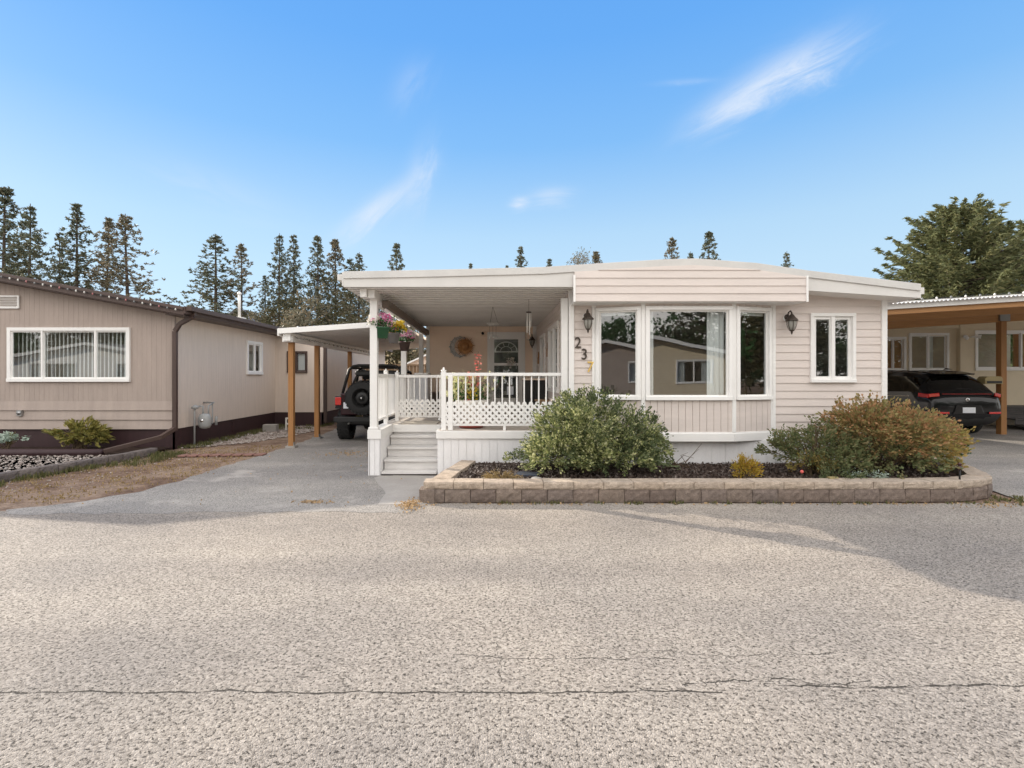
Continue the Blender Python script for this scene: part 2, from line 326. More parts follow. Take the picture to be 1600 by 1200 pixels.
K['petal_p'] = leafmat('pink_petals', [(.60, .10, .30), (.70, .30, .50), (.75, .55, .65)], .3)
K['petal_y'] = leafmat('yellow_petals', [(.75, .55, .06), (.8, .65, .10), (.70, .45, .05)], .3)
K['petal_r'] = leafmat('coral_petals', [(.80, .14, .13), (.85, .32, .26), (.75, .08, .09)], .3)
K['petal_c'] = leafmat('cream_petals', [(.75, .70, .35), (.70, .72, .45), (.78, .74, .60)], .3)
K['fruitleaf'] = leafmat('plain_leaves', [(.04, .10, .03), (.06, .14, .05)], .3)

# ---------------------------------------------------------------- mesh builder
class MB:
    def __init__(s): s.v = []; s.f = []; s.m = []; s.T = None; s.sm = []
    def add(s, vs, fs, mi=0, smooth=False):
        b = len(s.v)
        if s.T is not None: vs = [tuple(s.T @ Vector(v)) for v in vs]
        s.v += [tuple(v) for v in vs]; s.f += [tuple(b+i for i in f) for f in fs]; s.m += [mi]*len(fs); s.sm += [smooth]*len(fs)
    def box(s, x0, x1, y0, y1, z0, z1, mi=0):
        s.add([(x0,y0,z0),(x1,y0,z0),(x1,y1,z0),(x0,y1,z0),(x0,y0,z1),(x1,y0,z1),(x1,y1,z1),(x0,y1,z1)],
              [(0,3,2,1),(4,5,6,7),(0,1,5,4),(1,2,6,5),(2,3,7,6),(3,0,4,7)], mi)
    def beam(s, p, q, w, h, up=(0,0,1), mi=0):
        p, q = Vector(p), Vector(q); d = (q-p).normalized(); r = d.cross(Vector(up)).normalized(); u = r.cross(d)
        vs = [tuple(e + r*a*w/2 + u*b*h/2) for e in (p, q) for a, b in ((-1,-1),(1,-1),(1,1),(-1,1))]
        s.add(vs, [(0,3,2,1),(4,5,6,7),(0,1,5,4),(1,2,6,5),(2,3,7,6),(3,0,4,7)], mi)
    def tube(s, pts, r, n=8, mi=0, caps=True):
        pts = [Vector(p) for p in pts]; rs = r if isinstance(r, (list, tuple)) else [r]*len(pts)
        vs = []; fs = []; prev = None
        for i, p in enumerate(pts):
            d = (pts[min(i+1, len(pts)-1)] - pts[max(i-1, 0)])
            if d.length < 1e-9: d = Vector((0,0,1))
            d.normalize()
            if prev is None:
                a = d.cross(Vector((0,0,1)) if abs(d.z) < .9 else Vector((1,0,0))).normalized()
            else:
                a = (prev - d*prev.dot(d))
                a = a.normalized() if a.length > 1e-6 else d.orthogonal().normalized()
            prev = a; b = d.cross(a)
            for k in range(n):
                t = 2*math.pi*k/n; vs.append(tuple(p + (a*math.cos(t) + b*math.sin(t))*rs[i]))
        for i in range(len(pts)-1):
            for k in range(n): fs.append((i*n+k, i*n+(k+1)%n, (i+1)*n+(k+1)%n, (i+1)*n+k))
        if caps: fs.append(tuple(range(n-1, -1, -1))); fs.append(tuple(range((len(pts)-1)*n, len(pts)*n)))
        s.add(vs, fs, mi, n > 6)
    def lathe(s, prof, c=(0,0,0), n=20, axis='z', mi=0, smooth=True):
        vs = []; fs = []
        for r, z in prof:
            for k in range(n):
                t = 2*math.pi*k/n; a, b = r*math.cos(t), r*math.sin(t)
                q = (a, b, z) if axis == 'z' else ((a, z, b) if axis == 'y' else (z, a, b))
                vs.append((c[0]+q[0], c[1]+q[1], c[2]+q[2]))
        for i in range(len(prof)-1):
            for k in range(n): fs.append((i*n+k, i*n+(k+1)%n, (i+1)*n+(k+1)%n, (i+1)*n+k))
        s.add(vs, fs, mi, smooth)
    def sphere(s, c, r, n=10, mi=0, sz=1.0):
        s.lathe([(max(1e-4, r*math.sin(math.pi*i/(n//2+1))), -r*sz*math.cos(math.pi*i/(n//2+1))) for i in range(n//2+2)], c, n, 'z', mi)
    def prism(s, poly, y0, y1, mi=0, ax='y'):
        n = len(poly)
        mk = {'y': lambda a, b, y: (a, y, b), 'x': lambda a, b, y: (y, a, b), 'z': lambda a, b, y: (a, b, y)}[ax]
        s.add([mk(a, b, y0) for a, b in poly] + [mk(a, b, y1) for a, b in poly],
              [tuple(range(n)), tuple(range(2*n-1, n-1, -1))] + [(i, (i+1) % n, n+(i+1) % n, n+i) for i in range(n)], mi)
    def quad(s, a, b, c, d, mi=0): s.add([a, b, c, d], [(0,1,2,3)], mi)

def wloc(o):
    v = Vector((0,0,0))
    while o is not None: v += o.location; o = o.parent
    return v
def link(name, me, mats, parent=None, loc=None):
    o = bpy.data.objects.new(name, me); COL.objects.link(o)
    for m in (mats if isinstance(mats, (list, tuple)) else [mats]): me.materials.append(K[m] if isinstance(m, str) else m)
    if parent: o.parent = parent
    if loc is not None: o.location = loc
    return o
def obj(name, mb, mats, parent=None, loc=None, bev=0, fix=True):
    """one mesh object from a builder; builder points are in the root's world frame"""
    off = wloc(parent) if parent else Vector((0,0,0))
    if loc is not None: off = off + Vector(loc) if parent else Vector(loc)
    me = bpy.data.meshes.new(name)
    A = np.array(mb.v, dtype=float) - np.array(off)
    me.from_pydata(A.tolist(), [], mb.f)
    for p, mi, sm in zip(me.polygons, mb.m, mb.sm): p.material_index = mi; p.use_smooth = sm
    if fix:
        b = bmesh.new(); b.from_mesh(me); bmesh.ops.recalc_face_normals(b, faces=b.faces); b.to_mesh(me); b.free()
    o = link(name, me, mats, parent, loc)
    if bev:
        md = o.modifiers.new('bevel', 'BEVEL'); md.width = bev; md.segments = 2; md.limit_method = 'ANGLE'; md.angle_limit = R(40)
    return o
def tag(o, label=None, cat=None, group=None, kind=None):
    if label: o['label'] = label
    if cat: o['category'] = cat
    if group: o['group'] = group
    if kind: o['kind'] = kind
    return o
def thing(name, loc, label, cat, group=None):
    o = bpy.data.objects.new(name, None); COL.objects.link(o); o.location = loc; o.empty_display_size = .1
    return tag(o, label, cat, group)
def copy_tree(o, parent=None):
    c = o.copy(); COL.objects.link(c); c.parent = parent
    for ch in [x for x in S.objects if x.parent == o]: copy_tree(ch, c)
    return c

# ---- flat wall maker: polygon (u,z) minus holes, covered with laps / grooved boards
def clip(poly, a, b, c):
    out = []
    for i in range(len(poly)):
        p, q = poly[i], poly[(i+1) % len(poly)]; dp = a*p[0]+b*p[1]-c; dq = a*q[0]+b*q[1]-c
        if dp >= 0: out.append(p)
        if dp*dq < 0:
            t = dp/(dp-dq); out.append((p[0]+(q[0]-p[0])*t, p[1]+(q[1]-p[1])*t))
    return out
def area(p): return abs(sum(p[i][0]*p[(i+1) % len(p)][1]-p[(i+1) % len(p)][0]*p[i][1] for i in range(len(p))))/2
def pieces(poly, holes):
    us = sorted({min(p[0] for p in poly), max(p[0] for p in poly)} | {h[0] for h in holes} | {h[1] for h in holes})
    out = []
    for a, b in zip(us, us[1:]):
        st = clip(clip(poly, 1, 0, a), -1, 0, -b)
        hs = sorted([h for h in holes if h[0] < (a+b)/2 < h[1]], key=lambda h: h[2])
        z = -99
        for h in hs + [(0, 0, 99, 99)]:
            pc = clip(clip(st, 0, 1, z), 0, -1, -h[2]) if st else []
            if len(pc) > 2 and area(pc) > 1e-5: out.append(pc)
            z = h[3]
    return out
def frame(origin, udir, out):
    u, o_ = Vector(udir).normalized(), Vector(out).normalized()
    m = Matrix.Identity(4)
    for i in range(3): m[i][0] = u[i]; m[i][1] = o_[i]; m[i][2] = (0,0,1)[i]; m[i][3] = origin[i]
    return m
def wall(mb, poly, holes, T, style='flat', pitch=.12, t=.014, thick=.05, z0=0, u0=0, gap=.008):
    mb.T = T
    for pc in pieces(poly, holes):
        n = len(pc)
        mb.add([(a, 0, z) for a, z in pc] + [(a, -thick, z) for a, z in pc],
               [tuple(range(n)), tuple(range(2*n-1, n-1, -1))] + [(i, (i+1) % n, n+(i+1) % n, n+i) for i in range(n)])
        if style == 'lap':
            lo, hi = min(p[1] for p in pc), max(p[1] for p in pc)
            k = math.floor((lo-z0)/pitch)
            while z0+k*pitch < hi:
                a, b = z0+k*pitch, z0+(k+1)*pitch
                q = clip(clip(pc, 0, 1, a), 0, -1, -b)
                if len(q) > 2 and area(q) > 1e-6:
                    vs = [(x, .003+t*(1-(z-a)/pitch), z) for x, z in q]; mb.add(vs, [tuple(range(len(vs)))])
                    bx = [x for x, z in q if abs(z-a) < 1e-6]
                    if len(bx) >= 2:
                        mb.add([(min(bx), 0, a), (max(bx), 0, a), (max(bx), .003+t, a), (min(bx), .003+t, a)], [(0,1,2,3)])
                k += 1
        elif style == 'groove':
            lo, hi = min(p[0] for p in pc), max(p[0] for p in pc)
            k = math.floor((lo-u0)/pitch)
            while u0+k*pitch < hi:
                q = clip(clip(pc, 1, 0, u0+k*pitch+gap/2), -1, 0, -(u0+(k+1)*pitch-gap/2))
                if len(q) > 2 and area(q) > 1e-6:
                    n = len(q)
                    mb.add([(x, t, z) for x, z in q] + [(x, 0, z) for x, z in q],
                           [tuple(range(n))] + [(i, (i+1) % n, n+(i+1) % n, n+i) for i in range(n)])
                k += 1
    mb.T = None

def window(parent, T, w, h, name='window', casing=.07, proud=.03, cols=(1.0,), sash=.035, sill=True, mat='trim', depth=.05,
           inside=None, glass='glass', inmat='curtain', sashmat=None, label=None):
    """T: frame whose origin is the lower left outer corner of the casing; v points outward"""
    f = MB(); f.T = T; c = casing
    f.box(0, w, -depth, proud, h-c, h); f.box(0, w, -depth, proud+(.012 if sill else 0), 0, c)
    f.box(0, c, -depth, proud-.002, c, h-c); f.box(w-c, w, -depth, proud-.002, c, h-c)
    W_ = w-2*c; tot = sum(cols); x = c; xs = []
    for i, q in enumerate(cols):
        xs.append((x, x+W_*q/tot)); x += W_*q/tot
    for a, b in xs[1:]: f.box(a-sash/2-.006, a+sash/2+.006, -depth, proud-.008, c, h-c)
    fo = obj(name, f, mat, parent, bev=.004)
    if label: fo['label'] = label
    g = MB(); g.T = T; sm = MB(); sm.T = T
    for i, (a, b) in enumerate(xs):
        y = -.012 - (.014 if i % 2 else 0)
        sm.box(a, b, y-.02, y+.012, c, c+sash); sm.box(a, b, y-.02, y+.012, h-c-sash, h-c)
        sm.box(a, a+sash, y-.02, y+.010, c+sash, h-c-sash); sm.box(b-sash, b, y-.02, y+.010, c+sash, h-c-sash)
        g.add([(a+sash, y, c+sash), (b-sash, y, c+sash), (b-sash, y, h-c-sash), (a+sash, y, h-c-sash)], [(0,1,2,3)])
    obj('sash', sm, sashmat or mat, fo); obj('glass_pane', g, glass, fo, fix=False)
    if inside:
        b = MB(); b.T = T
        for kind, a0, a1 in inside:
            x0, x1 = c+W_*a0, c+W_*a1
            if kind == 'curtain':
                n = max(6, int((x1-x0)/.018)); vs = []
                for i in range(n+1):
                    x = x0+(x1-x0)*i/n; y = -.13+.022*math.sin(i*1.55)
                    vs += [(x, y, c-.02), (x, y, h-c+.02)]
                b.add(vs, [(2*i, 2*i+2, 2*i+3, 2*i+1) for i in range(n)], 0, True)
            elif kind == 'slats':
                n = int((x1-x0)/.085)
                for i in range(n):
                    x = x0+(x1-x0)*(i+.5)/n; b.add([(x-.03, -.14, c-.02), (x+.03, -.10, c-.02), (x+.03, -.10, h-c), (x-.03, -.14, h-c)], [(0,1,2,3)])
            elif kind == 'panel':
                b.box(x0, x1, -.12, -.10, c-.02, h-c+.02)
            elif kind == 'rollup':
                b.box(x0, x1, -.11, -.08, h-c-.06, h-c)
        obj('curtain' if any(k[0] == 'curtain' for k in inside) else 'blind', b, inmat, fo)
    return fo
def roombox(parent, x0, x1, y0, y1, z0, z1):
    b = MB(); t = .03
    b.box(x0, x1, y1, y1+t, z0, z1); b.box(x0-t, x0, y0, y1, z0, z1); b.box(x1, x1+t, y0, y1, z0, z1); b.box(x0, x1, y0, y1, z1, z1+t)
    obj('interior_wall', b, 'interior', parent)
    f = MB(); f.box(x0, x1, y0, y1, z0-t, z0); obj('interior_floor', f, 'floorin', parent)

# ---- foliage
def leafcloud(name, pts, size, mat, parent=None, loc=None, aspect=.55, jit=.35, up=0.0, dirs=None, kind=None):
    """many small leaf faces, one per point; size = half length"""
    P = np.asarray(pts, float); n = len(P)
    off = np.array(wloc(parent)) if parent else np.zeros(3)
    if loc is not None: off = off + np.array(loc)
    P = P - off
    d = npr.normal(size=(n, 3)) if dirs is None else np.asarray(dirs, float) + npr.normal(size=(n, 3))*.35
    d[:, 2] += up; d /= np.linalg.norm(d, axis=1, keepdims=True)+1e-9
    r = npr.normal(size=(n, 3)); s_ = np.cross(d, r); s_ /= np.linalg.norm(s_, axis=1, keepdims=True)+1e-9
    L = (size*(1+jit*npr.uniform(-1, 1, n)))[:, None]
    V = np.stack([P-d*L, P+s_*L*aspect+d*L*.1, P+d*L, P-s_*L*aspect+d*L*.1], 1).reshape(-1, 3)
    me = bpy.data.meshes.new(name); me.vertices.add(4*n); me.vertices.foreach_set('co', V.ravel())
    me.loops.add(4*n); me.loops.foreach_set('vertex_index', np.arange(4*n, dtype=np.int32))
    me.polygons.add(n); me.polygons.foreach_set('loop_start', np.arange(0, 4*n, 4, dtype=np.int32))
    try: me.polygons.foreach_set('loop_total', np.full(n, 4, dtype=np.int32))
    except Exception: pass
    me.update(calc_edges=True)
    o = link(name, me, mat, parent, loc)
    if kind: o['kind'] = kind
    return o
# ================================================================ SETTING
def sheet(name, poly, z, mat, kind='structure', jag=0, seg=.25, thick=.0):
    """flat ground sheet from an outline; jag roughens the outline"""
    pts = []
    for i in range(len(poly)):
        p, q = Vector(poly[i][:2]), Vector(poly[(i+1) % len(poly)][:2]); n = max(1, int((q-p).length/seg)) if jag else 1
        for k in range(n):
            r = p+(q-p)*k/n
            if jag and k: nrm = Vector((-(q-p).y, (q-p).x)).normalized(); r += nrm*rnd.uniform(-jag, jag)
            pts.append((r.x, r.y, z))
    b = bmesh.new(); f = b.faces.new([b.verts.new(p) for p in pts]); bmesh.ops.triangulate(b, faces=[f])
    me = bpy.data.meshes.new(name); b.to_mesh(me); b.free()
    if me.polygons and me.polygons[0].normal.z < 0: me.flip_normals()
    o = link(name, me, mat); o['kind'] = kind; return o
# terrain: flat, with a dry hillside rising behind the homes
def hz(x, y):
    r = max(0, min(1, (y-30)/42)); left = 1/(1+math.exp((x-2)/8.0))
    return (r*r*(3-2*r))*(4.4*left+1.6) + .35*math.sin(x*.21+y*.13)*r
g = MB(); NX, NY = 60, 50
xs = [-200+400*i/NX for i in range(NX+1)]; ys = [-60, -30, -10, 0, 10, 20, 28]+[30+i*1.6 for i in range(30)]+[80, 90, 110, 150, 200]
g.add([(x, y, hz(x, y)-.012) for y in ys for x in xs], [(j*(NX+1)+i, j*(NX+1)+i+1, (j+1)*(NX+1)+i+1, (j+1)*(NX+1)+i) for j in range(len(ys)-1) for i in range(NX)], 0, True)
go = obj('ground', g, ['earth', 'hill']); go['kind'] = 'structure'
for p in go.data.polygons:
    if p.center.y > 31: p.material_index = 1
far = MB(); vs = []; n = 90
for i in range(n+1):
    a = R(-75+150*i/n); x, y = math.sin(a)*2200, math.cos(a)*2200
    right = 1/(1+math.exp(-(a-R(33))*16))
    h = 60 + 60*abs(math.sin(a*5+1)) + (225+35*math.sin(a*9)+14*math.sin(a*37))*right
    vs += [(x, y, -20), (x*.93, y*.93, h*.55), (x*1.0, y*1.0+150, h*1.08)]
fs = []
for i in range(n):
    for k in range(2): fs.append((i*3+k, (i+1)*3+k, (i+1)*3+k+1, i*3+k+1))
far.add(vs, fs, 0, True)
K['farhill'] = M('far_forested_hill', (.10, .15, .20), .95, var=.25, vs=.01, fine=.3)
fo = obj('far_hills', far, 'farhill'); fo['kind'] = 'structure'

sheet('road', [(-60, -9), (60, -9), (60, 5.93), (9.5, 5.93), (6, 5.9), (-.9, 5.9), (-2.2, 5.88), (-4.4, 5.9), (-5.2, 5.6), (-7, 5.42), (-60, 5.3)], 0, 'road', jag=.015)
sheet('driveway', [(-.85, 5.5), (-.55, 7.45), (-1.62, 7.62), (-1.95, 8.2), (-1.95, 30), (-5.2, 30), (-4.35, 12.5), (-4.35, 10.6), (-4.42, 9.2), (-4.5, 8.2), (-4.5, 7.3), (-4.58, 6.5), (-4.95, 5.95), (-5.5, 5.6), (-5.3, 5.42), (-4.0, 5.45), (-2.9, 5.52)], .0022, 'drive', jag=.05, seg=.15)
sheet('concrete_path', [(-.80, 5.86), (-.45, 7.46), (-.9, 7.52), (-1.68, 7.5), (-1.72, 7.35), (-1.35, 6.4), (-1.32, 5.82)], .0045, 'concrete', jag=.012)
sheet('side_driveway', [(6.2, 5.2), (24, 5.2), (24, 16), (6.7, 16), (6.7, 9.2), (8.2, 9.0), (7.3, 7.4), (6.7, 6.6)], .004, 'drive', jag=.03)
sheet('gravel_bed', [(-14, 6.6), (-7.2, 6.6), (-6.9, 7.6), (-6.7, 8.7), (-6.6, 9.5), (-6.6, 10.25), (-14, 10.25)], .05, 'mulch')

# ================================================================ THE HOME
DF = 7.55                                # front wall plane
home = thing('mobile_home', (3.6, 7.5, 0), 'pale pink vinyl sided mobile home with white covered porch and bay window, number 237', 'mobile home')
RP = [(-2.13, 3.04), (-1.0, 3.06), (.78, 3.105), (1.7, 3.165), (2.5, 3.215), (3.0, 3.23), (3.88, 3.165), (4.64, 3.055), (6.28, 2.86)]
def rz(x):
    for (a, b), (c, d) in zip(RP, RP[1:]):
        if a <= x <= c: return b+(d-b)*(x-a)/(c-a)
    return RP[-1][1]
# roof slab, metal edge, fascia
b = MB()
b.prism([(x, z) for x, z in RP] + [(x, z-.03) for x, z in reversed(RP)], 7.2, 13.2)
rp2 = [(x, z) for x, z in RP if x > 1] ; rp2 = [(.9, rz(.9))] + rp2
b.prism([(x, z+.0) for x, z in rp2] + [(x, z-.03) for x, z in reversed(rp2)], 13.2, 24)
obj('roof', b, 'metalroof', home)
b = MB(); b.prism([(x, z+.008) for x, z in RP] + [(x, z-.095) for x, z in reversed(RP)], 7.17, 7.2)
obj('roof_edge', b, 'metalroof', home, bev=.004)
b = MB(); b.prism([(x, z-.095) for x, z in RP] + [(6.28, 2.665), (4.6, 2.775), (3.0, 2.83), (1.24, 2.825), (-2.13, 2.825)], 7.19, 7.22)
obj('fascia', b, 'fascia', home)
b = MB(); b.box(-2.16, -2.13, 7.2, 13.2, 2.84, 3.045); b.box(-2.24, -2.16, 7.24, 13.2, 2.93, 3.02); obj('gutter', b, 'fascia', home, bev=.006)
b = MB(); b.box(6.28, 6.31, 7.2, 24, 2.66, 2.865); b.box(6.31, 6.41, 7.26, 24, 2.73, 2.83); obj('gutter', b, 'fascia', home, bev=.006)
# porch ceiling (panels run across) and soffits
b = MB(); sm_ = MB()
y = 7.22
while y < 12.9:
    b.box(-2.12, 1.24, y+.007, min(12.93, y+.183), 2.83, 2.85); sm_.box(-2.12, 1.235, y-.012, y+.014, 2.818, 2.832); y += .19  # seam ribs, coloured darker to stand in for each gap's shadow line
b.box(-2.12, 1.24, 7.22, 12.93, 2.85, 2.86)
obj('ceiling_seam_shade', sm_, 'seam_shade', obj('porch_ceiling', b, 'ceil', home))
b = MB(); b.prism([(1.24, 2.83), (3.0, 2.9), (6.27, 2.66), (6.27, 2.68), (3.0, 2.92), (1.24, 2.85)], 7.22, 7.56)
b.box(6.06, 6.27, 7.56, 24, 2.655, 2.675)
obj('soffit', b, 'ceil', home)
# front wall of the body
T = frame((0, DF, 0), (1, 0, 0), (0, -1, 0))
top = [(6.05, 2.70), (3.0, 2.95), (1.24, 2.86)]
b = MB()
wall(b, [(1.24, .66), (1.60, .66), (1.60, 2.88), (1.24, 2.86)], [], T, 'lap', .118, .013)
wall(b, [(4.33, .66), (6.05, .66), (6.05, 2.70), (4.33, 2.85)], [(4.93, 5.57, 1.44, 2.47)], T, 'lap', .118, .013)
# side walls
TS = frame((1.24, 0, 0), (0, 1, 0), (-1, 0, 0))
wall(b, [(7.55, .60), (12.94, .60), (12.94, 2.86), (7.55, 2.86)], [(8.75, 10.15, 1.25, 2.48), (10.9, 11.8, 1.5, 2.45)], TS, 'lap', .118, .013)
TR = frame((6.05, 0, 0), (0, 1, 0), (1, 0, 0))
wall(b, [(7.55, .66), (24, .66), (24, 2.7), (7.55, 2.7)], [], TR, 'lap', .118, .013)
obj('wall', b, 'siding', home)
# bay: two angled sides and a centre, boards below, header over
P0, P1, P2, P3 = Vector((1.60, 7.55, 0)), Vector((2.285, 7.34, 0)), Vector((3.635, 7.34, 0)), Vector((4.32, 7.55, 0))
bb = MB(); bc = MB(); bt = MB()
for A, B_, nm, h0 in ((P0, P1, 'bay_window', 1.167), (P1, P2, 'bay_window', 1.165), (P2, P3, 'bay_window', 1.167)):
    d = (B_-A); L = d.length; d.normalize(); outw = Vector((d.y, -d.x, 0))
    TT = frame((A.x, A.y, 0), d, outw)
    wall(bb, [(0, .66), (L, .66), (L, 1.16), (0, 1.16)], [], TT, 'groove', .105, .012, u0=0, gap=.007)
    wall(bc, [(0, 2.55), (L, 2.55), (L, 2.70), (0, 2.70)], [], TT, 'groove', .105, .012, gap=.007)
    for z0, z1, o_ in ((.55, .67, .028), (.66, .69, .02)):
        bt.T = TT; bt.box(-.002, L+.002, 0, o_, z0, z1); bt.T = None
    bt.T = TT; bt.box(-.03, .03, -.03, .022, .69, 2.6); bt.box(L-.03, L+.03, -.03, .021, .69, 2.6); bt.T = None
    wide = A is P1
    TW = frame(tuple(A + d*.03 + outw*.004 + Vector((0, 0, h0))), d, outw)
    ins = [('curtain', -.02, .10), ('curtain', .78, 1.0)] if wide else ([('rollup', 0, 1)] if A is P0 else [('rollup', 0, 1)])
    window(home, TW, L-.06, 2.56-h0, 'window', casing=.055, proud=.045, cols=(1,), sash=.022, inside=ins, depth=.04)
obj('bay_wall', bb, 'siding', home); obj('bay_head_panel', bc, 'siding', home)
b2 = MB()
wall(b2, [(1.60, .05), (4.32, .05), (4.32, .55), (1.60, .55)], [], frame((0, 7.47, 0), (1, 0, 0), (0, -1, 0)), 'groove', .21, .008)
wall(b2, [(4.33, .05), (6.05, .05), (6.05, .55), (4.33, .55)], [], frame((0, 7.54, 0), (1, 0, 0), (0, -1, 0)), 'groove', .21, .008)
wall(b2, [(1.24, .05), (1.60, .05), (1.60, .55), (1.24, .55)], [], frame((0, 7.54, 0), (1, 0, 0), (0, -1, 0)), 'groove', .21, .008)
wall(b2, [(7.55, .05), (24, .05), (24, .66), (7.55, .66)], [], frame((6.04, 0, 0), (0, 1, 0), (1, 0, 0)), 'groove', .21, .008)
obj('skirting', b2, 'deckskirt', home)
bt.box(4.33, 6.06, 7.515, 7.545, .55, .66); bt.box(1.24, 1.60, 7.515, 7.545, .55, .66)
bt.box(5.99, 6.07, 7.515, 7.62, .66, 2.69); bt.box(1.21, 1.29, 7.515, 7.62, .69, 2.84); bt.box(4.325, 4.37, 7.52, 7.55, .69, 2.62)
bt.box(1.565, 1.60, 7.515, 7.55, .66, 2.62)
obj('corner_trim', bt, 'trim', home, bev=.004)
# header box over the bay
hb = MB(); TH = frame((0, 7.16, 0), (1, 0, 0), (0, -1, 0))
hx0, hx1 = 1.235, 4.60
pts = [(hx0, 2.61), (hx1, 2.605)] + [(x, rz(x)-.095) for x in (hx1, 3.88, 3.0, 2.5, 1.7, hx0)]
wall(hb, pts, [], TH, 'lap', .113, .012, thick=.02, z0=2.61)
wall(hb, [(7.165, 2.61), (7.55, 2.61), (7.55, 2.92), (7.165, 2.92)], [], frame((hx1, 0, 0), (0, 1, 0), (1, 0, 0)), 'lap', .113, .012, thick=.02, z0=2.61)
obj('bay_header', hb, 'siding', home)
ht = MB(); ht.box(hx0, hx1, 7.17, 7.54, 2.60, 2.612); ht.box(hx0-.02, hx0+.01, 7.135, 7.165, 2.60, 2.99); ht.box(hx1-.008, hx1+.02, 7.135, 7.165, 2.60, 2.98)
obj('header_trim', ht, 'trim', home)
mb_ = MB(); x = 1.7
while x < 4.3:
    mb_.box(x, x+.012, 7.43, 7.442, 2.585, 2.6); x += .11
# small right window
wr = window(home, frame((4.90, DF-.014, 1.425), (1, 0, 0), (0, -1, 0)), .69, 1.06, 'window', casing=.05, cols=(1, 1), sash=.045, inside=[('rollup', 0, 1)], inmat='blind')
# porch side windows, the door and its wall
window(home, frame((1.226, 8.72, 1.22), (0, 1, 0), (-1, 0, 0)), 1.46, 1.29, 'window', cols=(1, 1), inside=[('curtain', .3, .6)])
window(home, frame((1.226, 10.88, 1.47), (0, 1, 0), (-1, 0, 0)), .94, 1.01, 'window', cols=(1,), inside=[('curtain', 0, 1)])
bw = MB(); TB = frame((0, 12.94, 0), (1, 0, 0), (0, -1, 0))
wall(bw, [(-1.66, .6), (1.24, .6), (1.24, 2.86), (-1.66, 2.86)], [(.0, .87, .5, 2.66)], TB, 'lap', .15, .022)
wall(bw, [(12.94, .0), (18, .0), (18, 2.86), (12.94, 2.86)], [], frame((-1.66, 0, 0), (0, 1, 0), (-1, 0, 0)), 'lap', .15, .014)
obj('porch_wall', bw, 'siding_p', home)
dr = MB(); dy = 12.90
dr.box(-.06, .03, dy, 12.96, .687, 2.68); dr.box(.84, .93, dy, 12.96, .687, 2.68); dr.box(.03, .84, dy, 12.96, 2.58, 2.68)
for xa, xb in ((-1.66, -1.57), (1.13, 1.235)):
    q = MB(); q.box(xa, xb, dy, 12.94, .687, 2.83); obj('corner_trim', q, 'trim', home, bev=.004)
obj('door_casing', dr, 'trim', home, bev=.004)
door = MB(); door.box(.03, .12, 12.91, 12.94, .71, 2.58); door.box(.75, .84, 12.91, 12.94, .71, 2.58); door.box(.12, .75, 12.91, 12.94, 2.49, 2.58)
door.box(.12, .75, 12.91, 12.94, 1.80, 1.87); door.box(.12, .75, 12.91, 12.94, .71, .95)
do = obj('door', door, 'trim', home, bev=.003)
gl = MB(); gl.quad((.12, 12.925, .95), (.75, 12.925, .95), (.75, 12.925, 2.49), (.12, 12.925, 2.49)); obj('glass_pane', gl, 'glass', do, fix=False)
hd = MB(); hd.tube([(.70, 12.90, 1.72), (.70, 12.87, 1.72), (.70, 12.87, 1.84), (.70, 12.90, 1.84)], .008, 6); obj('handle', hd, 'steel', do)
idr = MB(); idr.box(.06, .81, 12.99, 13.03, .70, 2.58)
K['innerdoor'] = M('inner_door', (.16, .17, .16), .6)
io = obj('inner_door', idr, 'innerdoor', home)
fan = MB(); cx, cz, r0, r1 = .435, 2.18, .27, .30
def arc(r, n=16): return [(cx+r*math.cos(math.pi*i/n), cz+r*.85*math.sin(math.pi*i/n)) for i in range(n+1)]
for ra, rb in ((.27, .30), (.14, .155)):
    A1, A2 = arc(ra), arc(rb)
    for i in range(16): fan.prism([A1[i], A1[i+1], A2[i+1], A2[i]], 12.955, 12.98)
for k in (0, 36, 72, 108, 144, 180): fan.beam((cx+.14*math.cos(R(k)), 12.967, cz+.12*math.sin(R(k))), (cx+.28*math.cos(R(k)), 12.967, cz+.24*math.sin(R(k))), .02, .014)
fan.box(cx-.31, cx+.31, 12.955, 12.985, cz-.03, cz)
obj('fanlight', fan, 'trim', io)
rb = MB(); rb.box(-.3, 1.2, 15, 15.03, .6, 2.8); obj('interior_wall', rb, 'interior', home)
roombox(home, 1.45, 5.98, 7.62, 11.5, .66, 2.84)
# deck, skirting, stairs
dk = MB(); y = 8.52
while y < 12.9:
    dk.box(-1.84, 1.22, y, min(12.93, y+.136), .655, .687); y += .141
y = 7.575
while y < 8.5: dk.box(-.79, 1.22, y, y+.136, .655, .687); y += .141
dk.box(-1.84, 1.22, 8.52, 12.93, .60, .654); dk.box(-.79, 1.22, 7.58, 8.52, .60, .654)
obj('deck_floor', dk, 'deckfloor', home)
dt = MB(); dt.box(-.80, 1.23, 7.52, 7.56, .565, .684); dt.box(-.82, -.79, 7.54, 8.5, .565, .688)
dt.box(-1.87, -1.66, 7.53, 8.52, .56, .70); dt.box(-1.87, -1.84, 8.52, 12.94, .56, .70)
dt.box(-1.66, -.815, 8.49, 8.52, .56, .686)
obj('deck_rim', dt, 'white', home, bev=.006)
ds = MB()
wall(ds, [(-.79, .0), (1.24, .0), (1.24, .565), (-.79, .565)], [], frame((0, 7.56, 0), (1, 0, 0), (0, -1, 0)), 'groove', .118, .012, thick=.03)
wall(ds, [(7.57, 0), (8.5, 0), (8.5, .565), (7.57, .565)], [], frame((-.80, 0, 0), (0, 1, 0), (-1, 0, 0)), 'flat', thick=.02)
wall(ds, [(-1.86, 0), (-1.67, 0), (-1.67, .56), (-1.86, .56)], [], frame((0, 7.56, 0), (1, 0, 0), (0, -1, 0)), 'groove', .08, .01, thick=.03)
